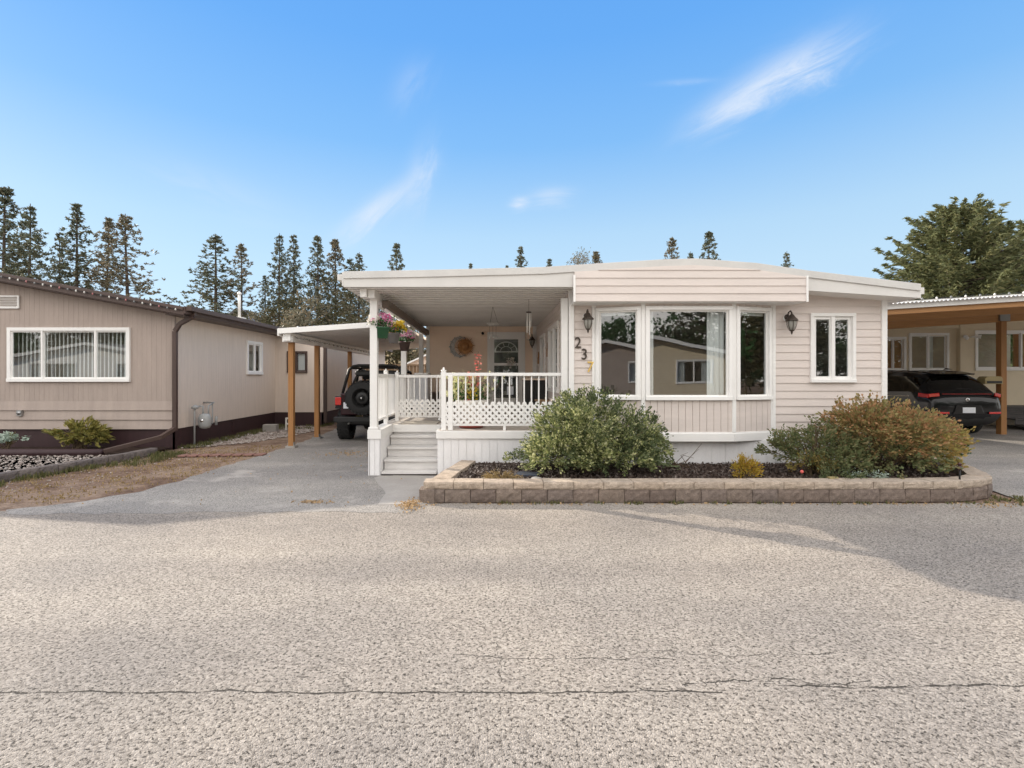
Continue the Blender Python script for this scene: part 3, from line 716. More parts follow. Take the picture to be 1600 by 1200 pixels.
wall(ds, [(7.56, 0), (8.52, 0), (8.52, .56), (7.56, .56)], [], frame((-1.675, 0, 0), (0, 1, 0), (1, 0, 0)), 'flat', thick=.02)
wall(ds, [(7.56, 0), (12.94, 0), (12.94, .56), (7.56, .56)], [], frame((-1.85, 0, 0), (0, 1, 0), (-1, 0, 0)), 'groove', .118, .012, thick=.03)
obj('deck_skirting', ds, 'deckskirt', home)
for i, (ya, z) in enumerate(((7.57, .055), (7.75, .215), (8.0, .372), (8.25, .528))):
    st = MB(); nxt = (7.75, 8.0, 8.25, 8.5)[i]
    st.box(-1.66, -.815, ya-.02, nxt+.02, z-.035, z)
    zz = (.215, .372, .528, .687)[i]
    st.box(-1.66, -.815, nxt+.02, nxt+.035, z, zz-.036)
    obj('step', st, 'step', home, bev=.004)
# porch posts, header beam
for i, (px_, py_) in enumerate(((-1.78, 7.6), (-1.78, 10.25), (-1.78, 12.82))):
    p = MB(); p.box(px_-.055, px_+.055, py_-.055, py_+.055, .70, 2.70)
    if i == 0: p.box(px_-.075, px_+.075, py_-.07, py_+.07, .70, .74)
    obj('porch_post', p, 'white', home, bev=.006)
p = MB(); p.box(1.10, 1.20, 7.55, 7.65, .69, 2.72); obj('porch_post', p, 'white', home, bev=.006)
p = MB(); p.box(-1.83, -1.73, 7.40, 12.93, 2.70, 2.828); p.box(-1.93, -1.835, 7.33, 7.50, 2.70, 2.828)
obj('header_beam', p, 'white', home, bev=.005)
# roller shade cassette
v_ = MB(); v_.box(-1.70, -1.58, 7.75, 12.9, 2.60, 2.72); vo_ = obj('roller_shade', v_, 'valance', home, bev=.02)
v_ = MB(); v_.tube([(-1.64, 7.77, 2.575), (-1.64, 12.88, 2.575)], .018, 8); obj('shade_bar', v_, 'trim', vo_)
# railings
def railing(A, B_, z0, z1, sp=.113, lattice=True, lat_z=None, posts=(1, 1), finial=False, foot=None):
    A, B_ = Vector((*A, 0)), Vector((*B_, 0)); d = (B_-A); L = d.length; d.normalize()
    T_ = frame((A.x, A.y, 0), d, (d.y, -d.x, 0))
    r = MB(); r.T = T_
    r.box(0, L, -.032, .032, z1-.05, z1); ro = obj('railing', r, 'trim', home, bev=.006)
    r = MB(); r.T = T_; r.box(0, L, -.02, .02, z0, z0+.035)
    if foot: r.box(foot, foot+.04, -.018, .018, .687, z0)
    obj('bottom_rail', r, 'trim', ro, bev=.004)
    for k, on in enumerate(posts):
        if on:
            q = MB(); q.T = T_; u_ = 0 if k == 0 else L
            q.box(u_-.035, u_+.035, -.037, .037, .69, z1+.02)
            q.lathe([(.034, 0), (.046, .012), (.046, .022), (.012, .03), (.018, .05), (.002, .068)], (u_, 0, z1+.02), 12)
            obj('rail_post', q, 'trim', ro, bev=.003)
    n = int(round(L/sp)); proto = None
    for i in range(1, n):
        q = MB(); q.T = T_; u_ = L*i/n; q.box(u_-.010, u_+.010, -.010, .010, z0+.035, z1-.05)
        obj('baluster', q, 'trim', ro)
    if lattice:
        q = MB(); q.T = T_; za, zb = z0+.035, lat_z; H = zb-za; s_ = .098; w = .036
        for sg in (1, -1):
            x = -H - .2
            while x < L+.2:
                u0_, u1_, w0, w1 = x, x+H, za, zb
                if u0_ < .03: w0 = za+(.03-u0_); u0_ = .03
                if u1_ > L-.03: w1 = zb-(u1_-(L-.03)); u1_ = L-.03
                if u1_ > u0_+.02:
                    a_, b_ = (u0_, w0), (u1_, w1)
                    if sg < 0: a_, b_ = (L-u0_, w0), (L-u1_, w1)
                    yy_ = .018 if sg > 0 else .025
                    nx = w/2*.7071
                    q.add([(a_[0]-nx, yy_, a_[1]+nx*sg), (a_[0]+nx, yy_, a_[1]-nx*sg), (b_[0]+nx, yy_, b_[1]-nx*sg), (b_[0]-nx, yy_, b_[1]+nx*sg),
                           (a_[0]-nx, yy_+.006, a_[1]+nx*sg), (a_[0]+nx, yy_+.006, a_[1]-nx*sg), (b_[0]+nx, yy_+.006, b_[1]-nx*sg), (b_[0]-nx, yy_+.006, b_[1]+nx*sg)],
                          [(0,1,2,3), (4,7,6,5), (0,4,5,1), (1,5,6,2), (2,6,7,3), (3,7,4,0)])
                x += s_
        obj('lattice', q, 'trim', ro)
    return ro
railing((-.71, 7.62), (1.10, 7.62), .755, 1.575, lattice=True, lat_z=1.12, posts=(1, 0), foot=.92)
q = MB(); q.box(-.64, -.57, 7.585, 7.655, .69, 1.53); obj('rail_post', q, 'trim', home, bev=.004)
railing((-1.71, 9.12), (-.87, 9.12), .76, 1.545, sp=.10, lattice=True, lat_z=1.09, posts=(1, 1))
railing((-1.80, 7.68), (-1.80, 10.19), .80, 1.56, sp=.115, lattice=False, posts=(0, 0))
railing((-1.80, 10.31), (-1.80, 12.75), .80, 1.56, sp=.115, lattice=False, posts=(0, 0))
q = MB(); q.box(-1.83, -1.76, 8.50, 8.57, .69, 1.60); q.lathe([(.034, 0), (.046, .012), (.012, .03), (.002, .06)], (-1.795, 8.535, 1.60), 12); obj('rail_post', q, 'trim', home, bev=.004)
railing((-.87, 8.52), (-.87, 9.10), .76, 1.545, sp=.11, lattice=False, posts=(0, 0))

# house numbers: 2, 3, 7 stepping down
def digit(ch, x, z, mat, tilt=0):
    c = bpy.data.curves.new('n', 'FONT'); c.body = ch; c.size = .235; c.extrude = .006; c.align_x = 'CENTER'; c.align_y = 'CENTER'; c.bevel_depth = .0015
    o = bpy.data.objects.new('n', c); COL.objects.link(o); dg = bpy.context.evaluated_depsgraph_get(); dg.update()
    me = bpy.data.meshes.new_from_object(o.evaluated_get(dg)); bpy.data.objects.remove(o)
    me.transform(Matrix.Rotation(R(90), 4, 'X')); me.transform(Matrix.Rotation(R(tilt), 4, 'Y')); me.transform(Matrix.Scale(.92, 4, (1, 0, 0)))
    me.materials.clear()
    ob = link('house_number', me, mat, home); ob.location = Vector((x, 7.522, z))-home.location; ob['label'] = 'digit ' + ch
    return ob
digit('2', 1.35, 2.025, 'darkmetal'); digit('3', 1.446, 1.85, 'darkmetal'); digit('7', 1.535, 1.655, 'gold', 4)
# ================================================================ WHITE CARPORT beside the home
cp = thing('carport', (-3.1, 10.2, 0), 'white patio-style carport roof on stained wooden posts over the driveway', 'carport')
b = MB(); T0 = lambda x: 2.50+(x+4.35)*.066
b.prism([(-4.35, T0(-4.35)), (-1.9, T0(-1.9)), (-1.9, T0(-1.9)-.05), (-4.35, T0(-4.35)-.05)], 10.2, 18.2); obj('roof', b, 'trim', cp)
b = MB(); b.prism([(-4.37, T0(-4.37)+.01), (-1.9, T0(-1.9)+.01), (-1.9, T0(-1.9)-.10), (-4.37, T0(-4.37)-.10)], 10.16, 10.2)
b.box(-4.40, -4.35, 10.2, 18.2, 2.36, 2.51); obj('fascia', b, 'trim', cp, bev=.004)
b = MB(); x = -4.3
while x < -1.95: b.prism([(x, T0(x)-.062), (x+.14, T0(x+.14)-.062), (x+.14, T0(x+.14)-.05), (x, T0(x)-.05)], 10.25, 18.15); x += .15
obj('ceiling_panels', b, 'ceil', cp)
b = MB(); b.box(-4.30, -4.14, 10.24, 18.1, 2.26, 2.43); b.box(-4.34, -4.12, 10.3, 10.45, 2.24, 2.36); obj('beam', b, 'trim', cp, bev=.004)
for x, y in ((-4.22, 10.5), (-4.2, 12.0), (-4.2, 14.8), (-4.2, 17.6)):
    b = MB(); b.box(x-.055, x+.055, y-.055, y+.055, .04, 2.27); po = obj('post', b, 'wood', cp, bev=.006)
    b = MB(); b.box(x-.10, x+.10, y-.09, y+.09, 0, .045); b.box(x-.062, x-.055, y-.05, y+.05, .04, .12); b.box(x+.055, x+.062, y-.05, y+.05, .04, .12); obj('post_base', b, 'concrete' if y < 11 else 'steel', po)

def string_lights(name, path, n, label, sag=.03, br=.018, cols=('bulb_w',), group=None, every=None):
    t = thing(name, path[0], label, 'string lights', group)
    P = [Vector(p) for p in path]; seg = [0]
    for a, b_ in zip(P, P[1:]): seg.append(seg[-1]+(b_-a).length)
    def at(s_):
        for i in range(len(P)-1):
            if s_ <= seg[i+1]+1e-9: return P[i]+(P[i+1]-P[i])*((s_-seg[i])/max(1e-6, seg[i+1]-seg[i]))
        return P[-1]
    pts = []
    for i in range(n*4+1):
        q = at(seg[-1]*i/(n*4)); pts.append(q-Vector((0, 0, sag*abs(math.sin(math.pi*i/4)))))
    w = MB(); w.tube(pts, .004, 4); obj('wire', w, 'black', t)
    for i in range(n):
        q = at(seg[-1]*(i+.5)/n); m = MB(); m.sphere((q.x, q.y, q.z-sag*.6), br, 6, sz=1.5); obj('bulb', m, cols[i % len(cols)], t)
K['bulb_w'] = M('clear_bulb', (.62, .60, .56), .15); K['bulb_r'] = M('dim_red_bulb', (.35, .14, .14), .2); K['bulb_g'] = M('grey_bulb', (.20, .20, .2), .2)
string_lights('string_lights', [(-4.11, 10.4, 2.36), (-4.11, 18, 2.36)], 22, 'icicle style white bulbs strung along the inside beam of the white carport', .03, .02)

# ================================================================ LEFT NEIGHBOUR
ln = thing('neighbour_home', (-9, 10.3, 0), 'beige mobile home with brown roof edge and wide white window, left of the driveway', 'mobile home')
def lz(x): return 3.765-.186*abs(x+10.8)
b = MB(); xp = [(-14.5, lz(-14.5)), (-10.8, 3.765), (-6.15, lz(-6.15))]
b.prism(xp+[(x, z-.06) for x, z in reversed(xp)], 9.93, 24); 
b.box(-6.6, -4.75, 15.0, 24, 2.76, 2.84)
obj('roof', b, 'shingle', ln)
b = MB(); b.prism([(x, z+.02) for x, z in xp]+[(x, z-.15) for x, z in reversed(xp)], 9.90, 9.93)
b.prism([(x, z+.0) for x, z in xp]+[(x, z-.05) for x, z in reversed(xp)], 9.87, 9.90)
b.box(-6.15, -6.12, 9.9, 15.0, 2.78, 2.93); b.box(-6.12, -6.0, 9.92, 15.0, 2.84, 2.93)
b.box(-6.1, -4.72, 14.97, 15.0, 2.70, 2.86); b.box(-4.75, -4.72, 15.0, 24, 2.70, 2.86); b.box(-4.72, -4.6, 15.0, 18, 2.76, 2.86)
obj('fascia', b, 'brown', ln, bev=.004)
b = MB(); b.box(-6.55, -6.15, 9.95, 15.0, 2.765, 2.785); b.prism([(x, z-.155) for x, z in xp]+[(x, z-.17) for x, z in reversed(xp)], 9.93, 10.26); obj('soffit', b, 'brown', ln)
b = MB(); TL = frame((0, 10.27, 0), (1, 0, 0), (0, -1, 0))
wx0, wx1, wz0, wz1 = -10.03, -7.48, 1.405, 2.535
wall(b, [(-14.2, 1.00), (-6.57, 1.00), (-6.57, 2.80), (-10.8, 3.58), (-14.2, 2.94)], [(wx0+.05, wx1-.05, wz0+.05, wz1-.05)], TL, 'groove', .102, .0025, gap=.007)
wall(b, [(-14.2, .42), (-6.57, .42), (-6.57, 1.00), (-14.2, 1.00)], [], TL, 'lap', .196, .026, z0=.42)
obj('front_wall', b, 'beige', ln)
b = MB()
wall(b, [(10.27, .42), (15.1, .42), (15.1, 2.80), (10.27, 2.80)], [(13.36, 14.14, 1.63, 2.43)], frame((-6.57, 0, 0), (0, 1, 0), (1, 0, 0)), 'groove', .102, .0025, gap=.007)
wall(b, [(-6.57, .42), (-5.1, .42), (-5.1, 2.76), (-6.57, 2.76)], [(-6.15, -5.63, 1.68, 2.24)], frame((0, 15.1, 0), (1, 0, 0), (0, -1, 0)), 'groove', .102, .0025, gap=.007)
wall(b, [(15.1, .42), (24, .42), (24, 2.76), (15.1, 2.76)], [], frame((-5.1, 0, 0), (0, 1, 0), (1, 0, 0)), 'groove', .102, .0025, gap=.007)
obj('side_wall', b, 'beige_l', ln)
b = MB(); b.box(-14.2, -6.59, 10.29, 10.32, -.02, .42); b.box(-6.62, -6.59, 10.29, 15.1, -.02, .42); b.box(-6.6, -5.12, 15.12, 15.15, -.02, .42); b.box(-5.15, -5.12, 15.12, 24, -.02, .42)
b.box(-6.59, -6.575, 12.6, 13.0, .1, .36); obj('skirting', b, 'brownskirt', ln)
b = MB(); b.box(-14, -6.7, 10.75, 10.8, .42, 2.72); b.box(-6.9, -6.85, 10.5, 15, .42, 2.7); b.box(-6.6, -5.4, 15.9, 15.93, .42, 2.7); obj('interior_wall', b, 'interior', ln)
b = MB(); b.box(-6.60, -6.545, 10.235, 10.29, .42, 2.76); obj('corner_trim', b, 'beige', ln)
window(ln, frame((wx0, 10.255, wz0), (1, 0, 0), (0, -1, 0)), wx1-wx0, wz1-wz0, 'window', casing=.07, cols=(.27, .46, .27), sash=.028, inside=[('slats', 0, 1)], inmat='blind')
window(ln, frame((-6.557, 13.30, 1.57), (0, 1, 0), (1, 0, 0)), .90, .92, 'window', casing=.07, cols=(1, 1), inside=[('panel', 0, .3)], inmat='interior')
window(ln, frame((-6.2, 15.085, 1.63), (1, 0, 0), (0, -1, 0)), .62, .66, 'window', casing=.045, cols=(1, 1.3), mat='brown', inside=[('panel', .5, .95)], inmat='blind')
v_ = MB(); v_.T = frame((-10.6, 10.25, 2.93), (1, 0, 0), (0, -1, 0)); v_.box(0, .82, 0, .02, 0, .03); v_.box(0, .82, 0, .02, .24, .27); v_.box(0, .03, 0, .02, .03, .24); v_.box(.79, .82, 0, .02, .03, .24)
for i in range(6): v_.add([(.03, .004, .035+i*.034), (.79, .004, .035+i*.034), (.79, .02, .055+i*.034), (.03, .02, .055+i*.034)], [(0,1,2,3)])
obj('gable_vent', v_, 'trim', ln)
v_ = MB(); v_.tube([(-9.75, 10.25, .76), (-9.75, 10.19, .76)], .04, 10); v_.box(-9.8, -9.7, 10.2, 10.25, .70, .82); obj('outlet_cover', v_, 'steel', ln)
b = MB(); pts = [(-6.10, 10.15, 2.84), (-6.10, 10.15, 2.76), (-6.40, 10.17, 2.60), (-6.50, 10.18, 2.45), (-6.50, 10.18, .40)]
for a, c in zip(pts, pts[1:]): b.beam(a, c, .085, .075, up=(0, 1, 0))
b.beam((-6.50, 10.16, .44), (-6.60, 9.9, .30), .09, .08); b.beam((-6.60, 9.92, .30), (-7.2, 9.2, .12), .10, .08)
obj('downspout', b, 'brown', ln, bev=.008)
b = MB(); b.beam((-5.02, 15.0, 2.75), (-5.02, 15.05, 2.6), .08, .07, up=(1, 0, 0)); b.box(-5.09, -5.01, 15.12, 15.2, .1, 2.62); obj('downspout', b, 'brown', ln)
b = MB(); b.box(-8.35, -8.05, 16, 16.3, 3.2, 3.45); b.tube([(-8.2, 16.15, 3.4), (-8.2, 16.15, 4.25)], .045, 10); b.lathe([(.065, 4.2), (.065, 4.26), (.01, 4.30)], (-8.2, 16.15, 0), 10); obj('flue_pipe', b, 'potwhite', ln)
b = MB(); b.tube([(-7.0, 18, 2.9), (-7.0, 18, 3.35)], .035, 8); b.tube([(-6.6, 19, 2.9), (-6.6, 19, 3.25)], .05, 8); obj('vent_pipe', b, 'steel', ln)
string_lights('string_lights', [(-13.5, 9.855, lz(-13.5)-.055), (-10.8, 9.855, 3.71), (-6.2, 9.855, lz(-6.2)-.055)], 44, 'small coloured bulbs strung along the brown roof edge of the beige home', .015, .017, cols=('bulb_w', 'bulb_r', 'bulb_g', 'bulb_w'))

# gas meter
gm = thing('gas_meter', (-6.35, 10.85, 0), 'grey gas meter on a thin riser pipe against the dark brown skirting', 'gas meter')
b = MB(); b.lathe([(.02, .36), (.10, .38), (.13, .44), (.13, .60), (.10, .68), (.03, .70)], (-6.3, 10.9, 0), 14); obj('meter_body', b, 'greypaint', gm)
b = MB(); b.tube([(-6.42, 10.72, 0), (-6.42, 10.72, .72), (-6.42, 10.74, .86), (-6.38, 10.85, .86), (-6.33, 10.88, .86), (-6.33, 10.88, .68)], .02, 8)
b.tube([(-6.25, 10.95, .68), (-6.25, 10.95, .86), (-6.3, 11.25, .92), (-6.57, 11.3, .92)], .017, 8); b.lathe([(.01, .80), (.07, .82), (.07, .87), (.01, .90)], (-6.41, 10.72, 0), 12)
b.tube([(-6.3, 11.2, .92), (-6.3, 11.2, .45)], .015, 6); b.tube([(-6.3, 11.35, .6), (-6.3, 11.35, .4)], .03, 8); obj('gas_pipe', b, 'greypaint', gm)
b = MB(); b.sphere((-6.3, 10.8, .55), .05, 8); obj('dial', b, 'chrome', gm)
# cinder block, white letter ornament, wood fence, shed
b = MB(); b.box(-6.2, -5.84, 13.45, 13.65, 0, .20)
cb = obj('cinder_block', b, 'concrete', loc=(-6.02, 13.5, 0), bev=.01); tag(cb, 'pale concrete block lying on gravel by the brown skirting', 'concrete block')
c = bpy.data.curves.new('r', 'FONT'); c.body = 'R'; c.size = .50; c.extrude = .02
o = bpy.data.objects.new('r', c); COL.objects.link(o); me = bpy.data.meshes.new_from_object(o.evaluated_get(bpy.context.evaluated_depsgraph_get())); bpy.data.objects.remove(o)
me.transform(Matrix.Rotation(R(90), 4, 'X')); me.transform(Matrix.Scale(.75, 4, (1, 0, 0))); me.materials.clear()
o = link('letter_ornament', me, 'potwhite'); o.location = (-5.66, 13.6, .04); tag(o, 'white letter R ornament leaning beside the concrete block', 'ornament')
fe = thing('wood_fence', (-4.7, 19.5, 0), 'weathered wooden board fence behind the parked off-road vehicle', 'fence')
b = MB(); x = -5.05
while x < -2.0: b.box(x, x+.13, 19.5, 19.52, .05, 1.95+.0*x); x += .145
obj('fence_panel', b, 'fence', fe)
for x in (-5.55,): b = MB(); b.box(x-.09, x+.09, 18.6, 18.78, 0, 2.25); obj('post', b, 'fence', fe)
b = MB(); b.box(-5.05, -2, 19.47, 19.5, 1.93, 2.0); obj('rail', b, 'fence', fe)
sh = thing('garden_shed', (-3.2, 27, 0), 'tan shed with white gable roof far behind the carport', 'shed')
b = MB(); b.box(-4.9, -2.1, 27.2, 30, 0, 2.0); b.prism([(-4.9, 2.0), (-2.1, 2.0), (-3.5, 2.65)], 27.2, 30); obj('wall', b, 'siding_p', sh)
b = MB()
for s_ in (-1, 1): b.beam((-3.5+s_*1.65, 28.5, 1.93), (-3.5, 28.5, 2.70), 3.2, .07, up=(0, 1, 0)) if 0 else b.prism([(-3.5, 2.72), (-3.5+s_*1.7, 1.95), (-3.5+s_*1.7, 1.87), (-3.5, 2.64)], 26.9, 30.2)
obj('roof', b, 'trim', sh)
b = MB(); b.box(-3.9, -3.1, 27.17, 27.2, .05, 1.9); obj('door', b, 'fence', sh)

# gable house on the rise behind
gh = thing('hillside_house', (-29, 56, 4.5), 'dark grey roofed house half hidden by pines on the rise', 'house')
b = MB(); b.box(-34, -24, 56, 64, 3, 6.6); b.prism([(-31.5, 6.6), (-26.3, 6.6), (-28.6, 8.9)], 56, 60); obj('wall', b, 'interior', gh)
K['greyroof'] = M('grey_shingles', (.13, .13, .145), .85, var=.15, vs=3)
b = MB(); b.prism([(-32, 6.4), (-28.6, 9.3), (-25.8, 6.4), (-25.9, 6.2), (-28.6, 8.9), (-31.8, 6.2)], 55.6, 60); b.prism([(55.5, 6.4), (60, 8.3), (64.5, 6.4), (60, 8.0)], -34.5, -23.5, ax='x'); obj('roof', b, 'greyroof', gh)

# ================================================================ RIGHT NEIGHBOUR
rn = thing('neighbour_home', (15, 15.5, 0), 'cream sided home with dark steps and several windows, behind the black car', 'mobile home')
TR2 = frame((0, 15.5, 0), (1, 0, 0), (0, -1, 0)); b = MB()
wall(b, [(9, 0), (14.75, 0), (14.75, 3.3), (9, 3.3)], [(12.35, 13.0, 1.75, 2.68), (13.25, 14.35, 1.75, 2.80)], TR2, 'lap', .15, .014)
wall(b, [(14.75, 0), (22, 0), (22, 3.3), (14.75, 3.3)], [(15.28, 18.0, 1.78, 2.88)], frame((0, 15.44, 0), (1, 0, 0), (0, -1, 0)), 'lap', .3, .004)
obj('wall', b, 'cream', rn)
window(rn, frame((12.28, 15.485, 1.68), (1, 0, 0), (0, -1, 0)), .80, 1.08, 'window', casing=.07, cols=(1, 1), sash=.03, inside=[('panel', 0, 1)], inmat='orangeblind')
window(rn, frame((13.17, 15.485, 1.68), (1, 0, 0), (0, -1, 0)), 1.26, 1.20, 'window', casing=.07, cols=(1, 1.05), inside=[('curtain', .62, .72)])
window(rn, frame((15.2, 15.435, 1.70), (1, 0, 0), (0, -1, 0)), 2.9, 1.26, 'window', casing=.08, cols=(1, 1), inside=[('panel', .45, 1)], inmat='orangeblind')
b = MB(); b.box(11, 18.5, 17.5, 17.53, .5, 3); b.box(11, 18.5, 15.6, 17.5, 3.0, 3.03); obj('interior_wall', b, 'interior', rn)
b = MB(); b.box(14.68, 14.80, 15.36, 15.5, 0, 3.2); b.box(11, 22, 15.40, 15.47, 3.02, 3.2); obj('corner_trim', b, 'cream', rn)
for i in range(4):
    s_ = MB(); s_.box(14.95-.28*0, 18, 13.7+i*.3, 14.0+i*.3+.02, .155*(i+1)-.04, .155*(i+1)); s_.box(14.97, 18, 13.73+i*.3, 13.75+i*.3, .155*i, .155*(i+1)-.04)
    if i == 3: s_.box(14.4+.55, 18, 14.9, 15.4, .58, .62)
    obj('step', s_, 'darkwood', rn, bev=.004)
fl = thing('flood_light', (14.9, 15.4, 2.72), 'twin headed white flood light on the cream wall under the timber carport', 'light')
b = MB(); b.lathe([(.01, 0), (.06, .005), (.06, .03), (.01, .035)], (14.95, 15.42, 2.72), 12, 'y'); obj('mount', b, 'trim', fl)
for dx in (-.16, .16):
    b = MB(); b.tube([(14.95+dx*.2, 15.38, 2.74), (14.95+dx, 15.30, 2.76), (14.95+dx*1.5, 15.22, 2.74)], [.02, .035, .06], 12); obj('lamp_head', b, 'trim', fl)

rc = thing('timber_carport', (13.4, 9.5, 0), 'timber carport with stained beams and corrugated white roof over the black car', 'carport')
def cz(x): return 2.80+.062*(x-7.6)
b = MB(); vs = []; fs = []; xs_ = [7.2+i*.02 for i in range(640)]
for i, x in enumerate(xs_):
    z = cz(x)+.10+.012*math.sin(i*2*math.pi/4); vs += [(x, 9.35, z), (x, 15.4, z+.02)]
for i in range(len(xs_)-1): fs.append((2*i, 2*i+2, 2*i+3, 2*i+1))
b.add(vs, fs, 0, True); obj('roof', b, 'corrug', rc)
def slopebeam(b, y, x0, x1, h, off, w=.09): b.prism([(x0, cz(x0)+off), (x1, cz(x1)+off), (x1, cz(x1)+off-h), (x0, cz(x0)+off-h)], y, y+w)
b = MB(); slopebeam(b, 9.5, 7.3, 20, .13, .03); obj('front_beam', b, 'woodbeam', rc, bev=.005)
b = MB(); slopebeam(b, 11.1, 7.3, 20, .17, .04); obj('beam', b, 'woodbeam', rc, bev=.005)
b = MB(); slopebeam(b, 12.85, 7.3, 20, .20, -.02); obj('beam', b, 'woodbeam', rc, bev=.005)
b = MB(); slopebeam(b, 14.6, 7.3, 20, .17, .03); obj('beam', b, 'woodbeam', rc, bev=.005)
b = MB(); slopebeam(b, 9.44, 7.25, 12.2, .14, .14, .03); slopebeam(b, 9.44, 12.2, 20, .07, .14, .03); obj('fascia', b, 'fascia', rc, bev=.004)
for x in (7.45, 13.4, 19.3):
    b = MB(); b.box(x-.075, x+.075, 12.83, 12.97, .0, cz(x)-.2); po = obj('post', b, 'wood', rc, bev=.008)
b = MB(); b.box(13.27, 13.53, 12.80, 12.845, cz(13.4)-.20, cz(13.4)+.0); obj('bracket', b, 'steel', rc)
string_lights('string_lights', [(7.3, 9.42, cz(7.3)+.17), (19.5, 9.42, cz(19.5)+.17)], 44, 'clear bulbs strung along the top edge of the timber carport', .025, .020, cols=('bulb_w', 'bulb_g'))
mx = thing('mailbox', (13.05, 12.9, 0), 'tan metal letterbox on a bracket beside the carport post', 'mailbox')
b = MB(); b.prism([(12.80, 1.32), (13.26, 1.32), (13.26, 1.46), (13.20, 1.52), (12.86, 1.52), (12.80, 1.46)], 12.72, 12.95); K['tan'] = M('tan_metal', (.34, .27, .13), .45); obj('box', b, 'tan', mx, bev=.01)
b = MB(); b.box(12.84, 13.22, 12.71, 12.72, 1.34, 1.40); obj('slot', b, 'black', mx)
b = MB(); b.box(13.26, 13.32, 12.84, 12.9, 1.34, 1.40); obj('bracket', b, 'steel', mx)
# ================================================================ RETAINING WALL AND BED
rw = thing('retaining_wall', (3, 5.95, 0), 'low split face block retaining wall with tan caps curving round the front bed', 'retaining wall')
def polypath(ctrl, step):
    pts = [Vector(c) for c in ctrl]; out = []
    for i in range(len(pts)-1):
        p0, p1, p2, p3 = pts[max(i-1, 0)], pts[i], pts[i+1], pts[min(i+2, len(pts)-1)]
        for k in range(12):
            t = k/12; out.append(.5*((2*p1)+(-p0+p2)*t+(2*p0-5*p1+4*p2-p3)*t*t+(-p0+3*p1-3*p2+p3)*t**3))
    out.append(pts[-1]); L = [0]
    for a, b_ in zip(out, out[1:]): L.append(L[-1]+(b_-a).length)
    n = int(round(L[-1]/step)); res = []
    for i in range(n+1):
        s_ = L[-1]*i/n
        for j in range(len(L)-1):
            if s_ <= L[j+1]+1e-9: res.append(out[j]+(out[j+1]-out[j])*((s_-L[j])/max(1e-9, L[j+1]-L[j]))); break
    return res
def rough_block(b, A, B_, depth, z0, z1, amp, gap=.006, side=1, chamf=0):
    """a block from A to B on plan, outer face on the right-hand side of A->B"""
    d = (B_-A); L = d.length; d.normalize(); o_ = Vector((d.y, -d.x))*side
    nx, nz = 7, 4; vs = []; fs = []
    jz = rnd.uniform(-.003, .003); jo = rnd.uniform(-.004, .005)
    for j in range(nz+1):
        for i in range(nx+1):
            u_ = gap/2+(L-gap)*i/nx; w = z0+(z1-z0)*j/nz + jz*(j == nz)
            e = 0 if (0 < i < nx and 0 < j < nz) else -.010
            q = A + d*u_ + o_*(e+jo+rnd.uniform(-amp, amp)); vs.append((q.x, q.y, w))
    for j in range(nz):
        for i in range(nx): a = j*(nx+1)+i; fs.append((a, a+1, a+nx+2, a+nx+1))
    k = len(vs)
    for (u_, w) in ((gap/2, z0), (L-gap/2, z0), (L-gap/2, z1+jz), (gap/2, z1+jz)):
        q = A + d*u_ - o_*depth; vs.append((q.x, q.y, w))
    c0, c1, c2, c3 = 0, nx, nz*(nx+1)+nx, nz*(nx+1)
    fs.append(tuple([c3+i for i in range(nx+1)] + [k+2, k+3])); fs.append((k, k+3, k+2, k+1))
    fs.append(tuple([i*(nx+1) for i in range(nz, -1, -1)] + [k, k+3])[::-1]); fs.append(tuple([nx+i*(nx+1) for i in range(nz+1)] + [k+2, k+1]))
    b.add(vs, fs)
frontL = [(-.85, 5.92), (1, 5.92), (3, 5.925), (5.0, 5.94), (5.75, 5.98), (6.35, 6.22), (6.65, 6.62), (6.9, 7.1), (7.3, 7.9), (7.75, 8.8)]
b = MB(); P = polypath(frontL, .31)
for a, c in zip(P, P[1:]): rough_block(b, a, c, .2, 0, .155, .005)
PA = polypath([(-.46, 7.5), (-.66, 6.7), (-.86, 5.93)], .31)
for a, c in zip(PA, PA[1:]): rough_block(b, a, c, .2, 0, .155, .005)
obj('block_course', b, 'block', rw, fix=False)
b = MB(); front2 = [(-.80, 5.935)]+frontL[1:]; P = polypath(front2, .36)
off = [Vector((0, .012)) for p in P]
for i, (a, c) in enumerate(zip(P, P[1:])): rough_block(b, a, c, .235, .158, .245+rnd.uniform(-.002, .003), .003)
PA = polypath([(-.44, 7.5), (-.62, 6.7), (-.72, 6.17)], .33)
for a, c in zip(PA, PA[1:]): rough_block(b, a, c, .235, .158, .246, .003)
obj('cap_course', b, 'cap', rw, fix=False)
sheet('garden_bed', [(-.60, 6.1), (5.0, 6.1), (5.9, 6.22), (6.35, 6.7), (6.7, 7.4), (7.6, 8.9), (7.2, 9.0), (6.06, 8.6), (6.05, 7.54), (4.3, 7.54), (4.3, 7.45), (1.6, 7.45), (1.6, 7.55), (-.42, 7.55)], .195, 'mulch')
def scatter(n, poly, z, zr=.01):
    xs_ = [p[0] for p in poly]; ys_ = [p[1] for p in poly]; out = []
    while len(out) < n:
        x, y = rnd.uniform(min(xs_), max(xs_)), rnd.uniform(min(ys_), max(ys_)); c = False
        for (x1, y1), (x2, y2) in zip(poly, poly[1:]+poly[:1]):
            if (y1 > y) != (y2 > y) and x < (x2-x1)*(y-y1)/(y2-y1)+x1: c = not c
        if c: out.append((x, y, z+rnd.uniform(0, zr)))
    return out
bedp = [(-.55, 6.14), (5.0, 6.14), (5.9, 6.25), (6.6, 7.2), (7.5, 8.8), (6.1, 8.6), (6.05, 7.5), (-.40, 7.5)]
leafcloud('bark_chips', scatter(9000, bedp, .20, .022), .022, 'chips', aspect=.5, kind='stuff')
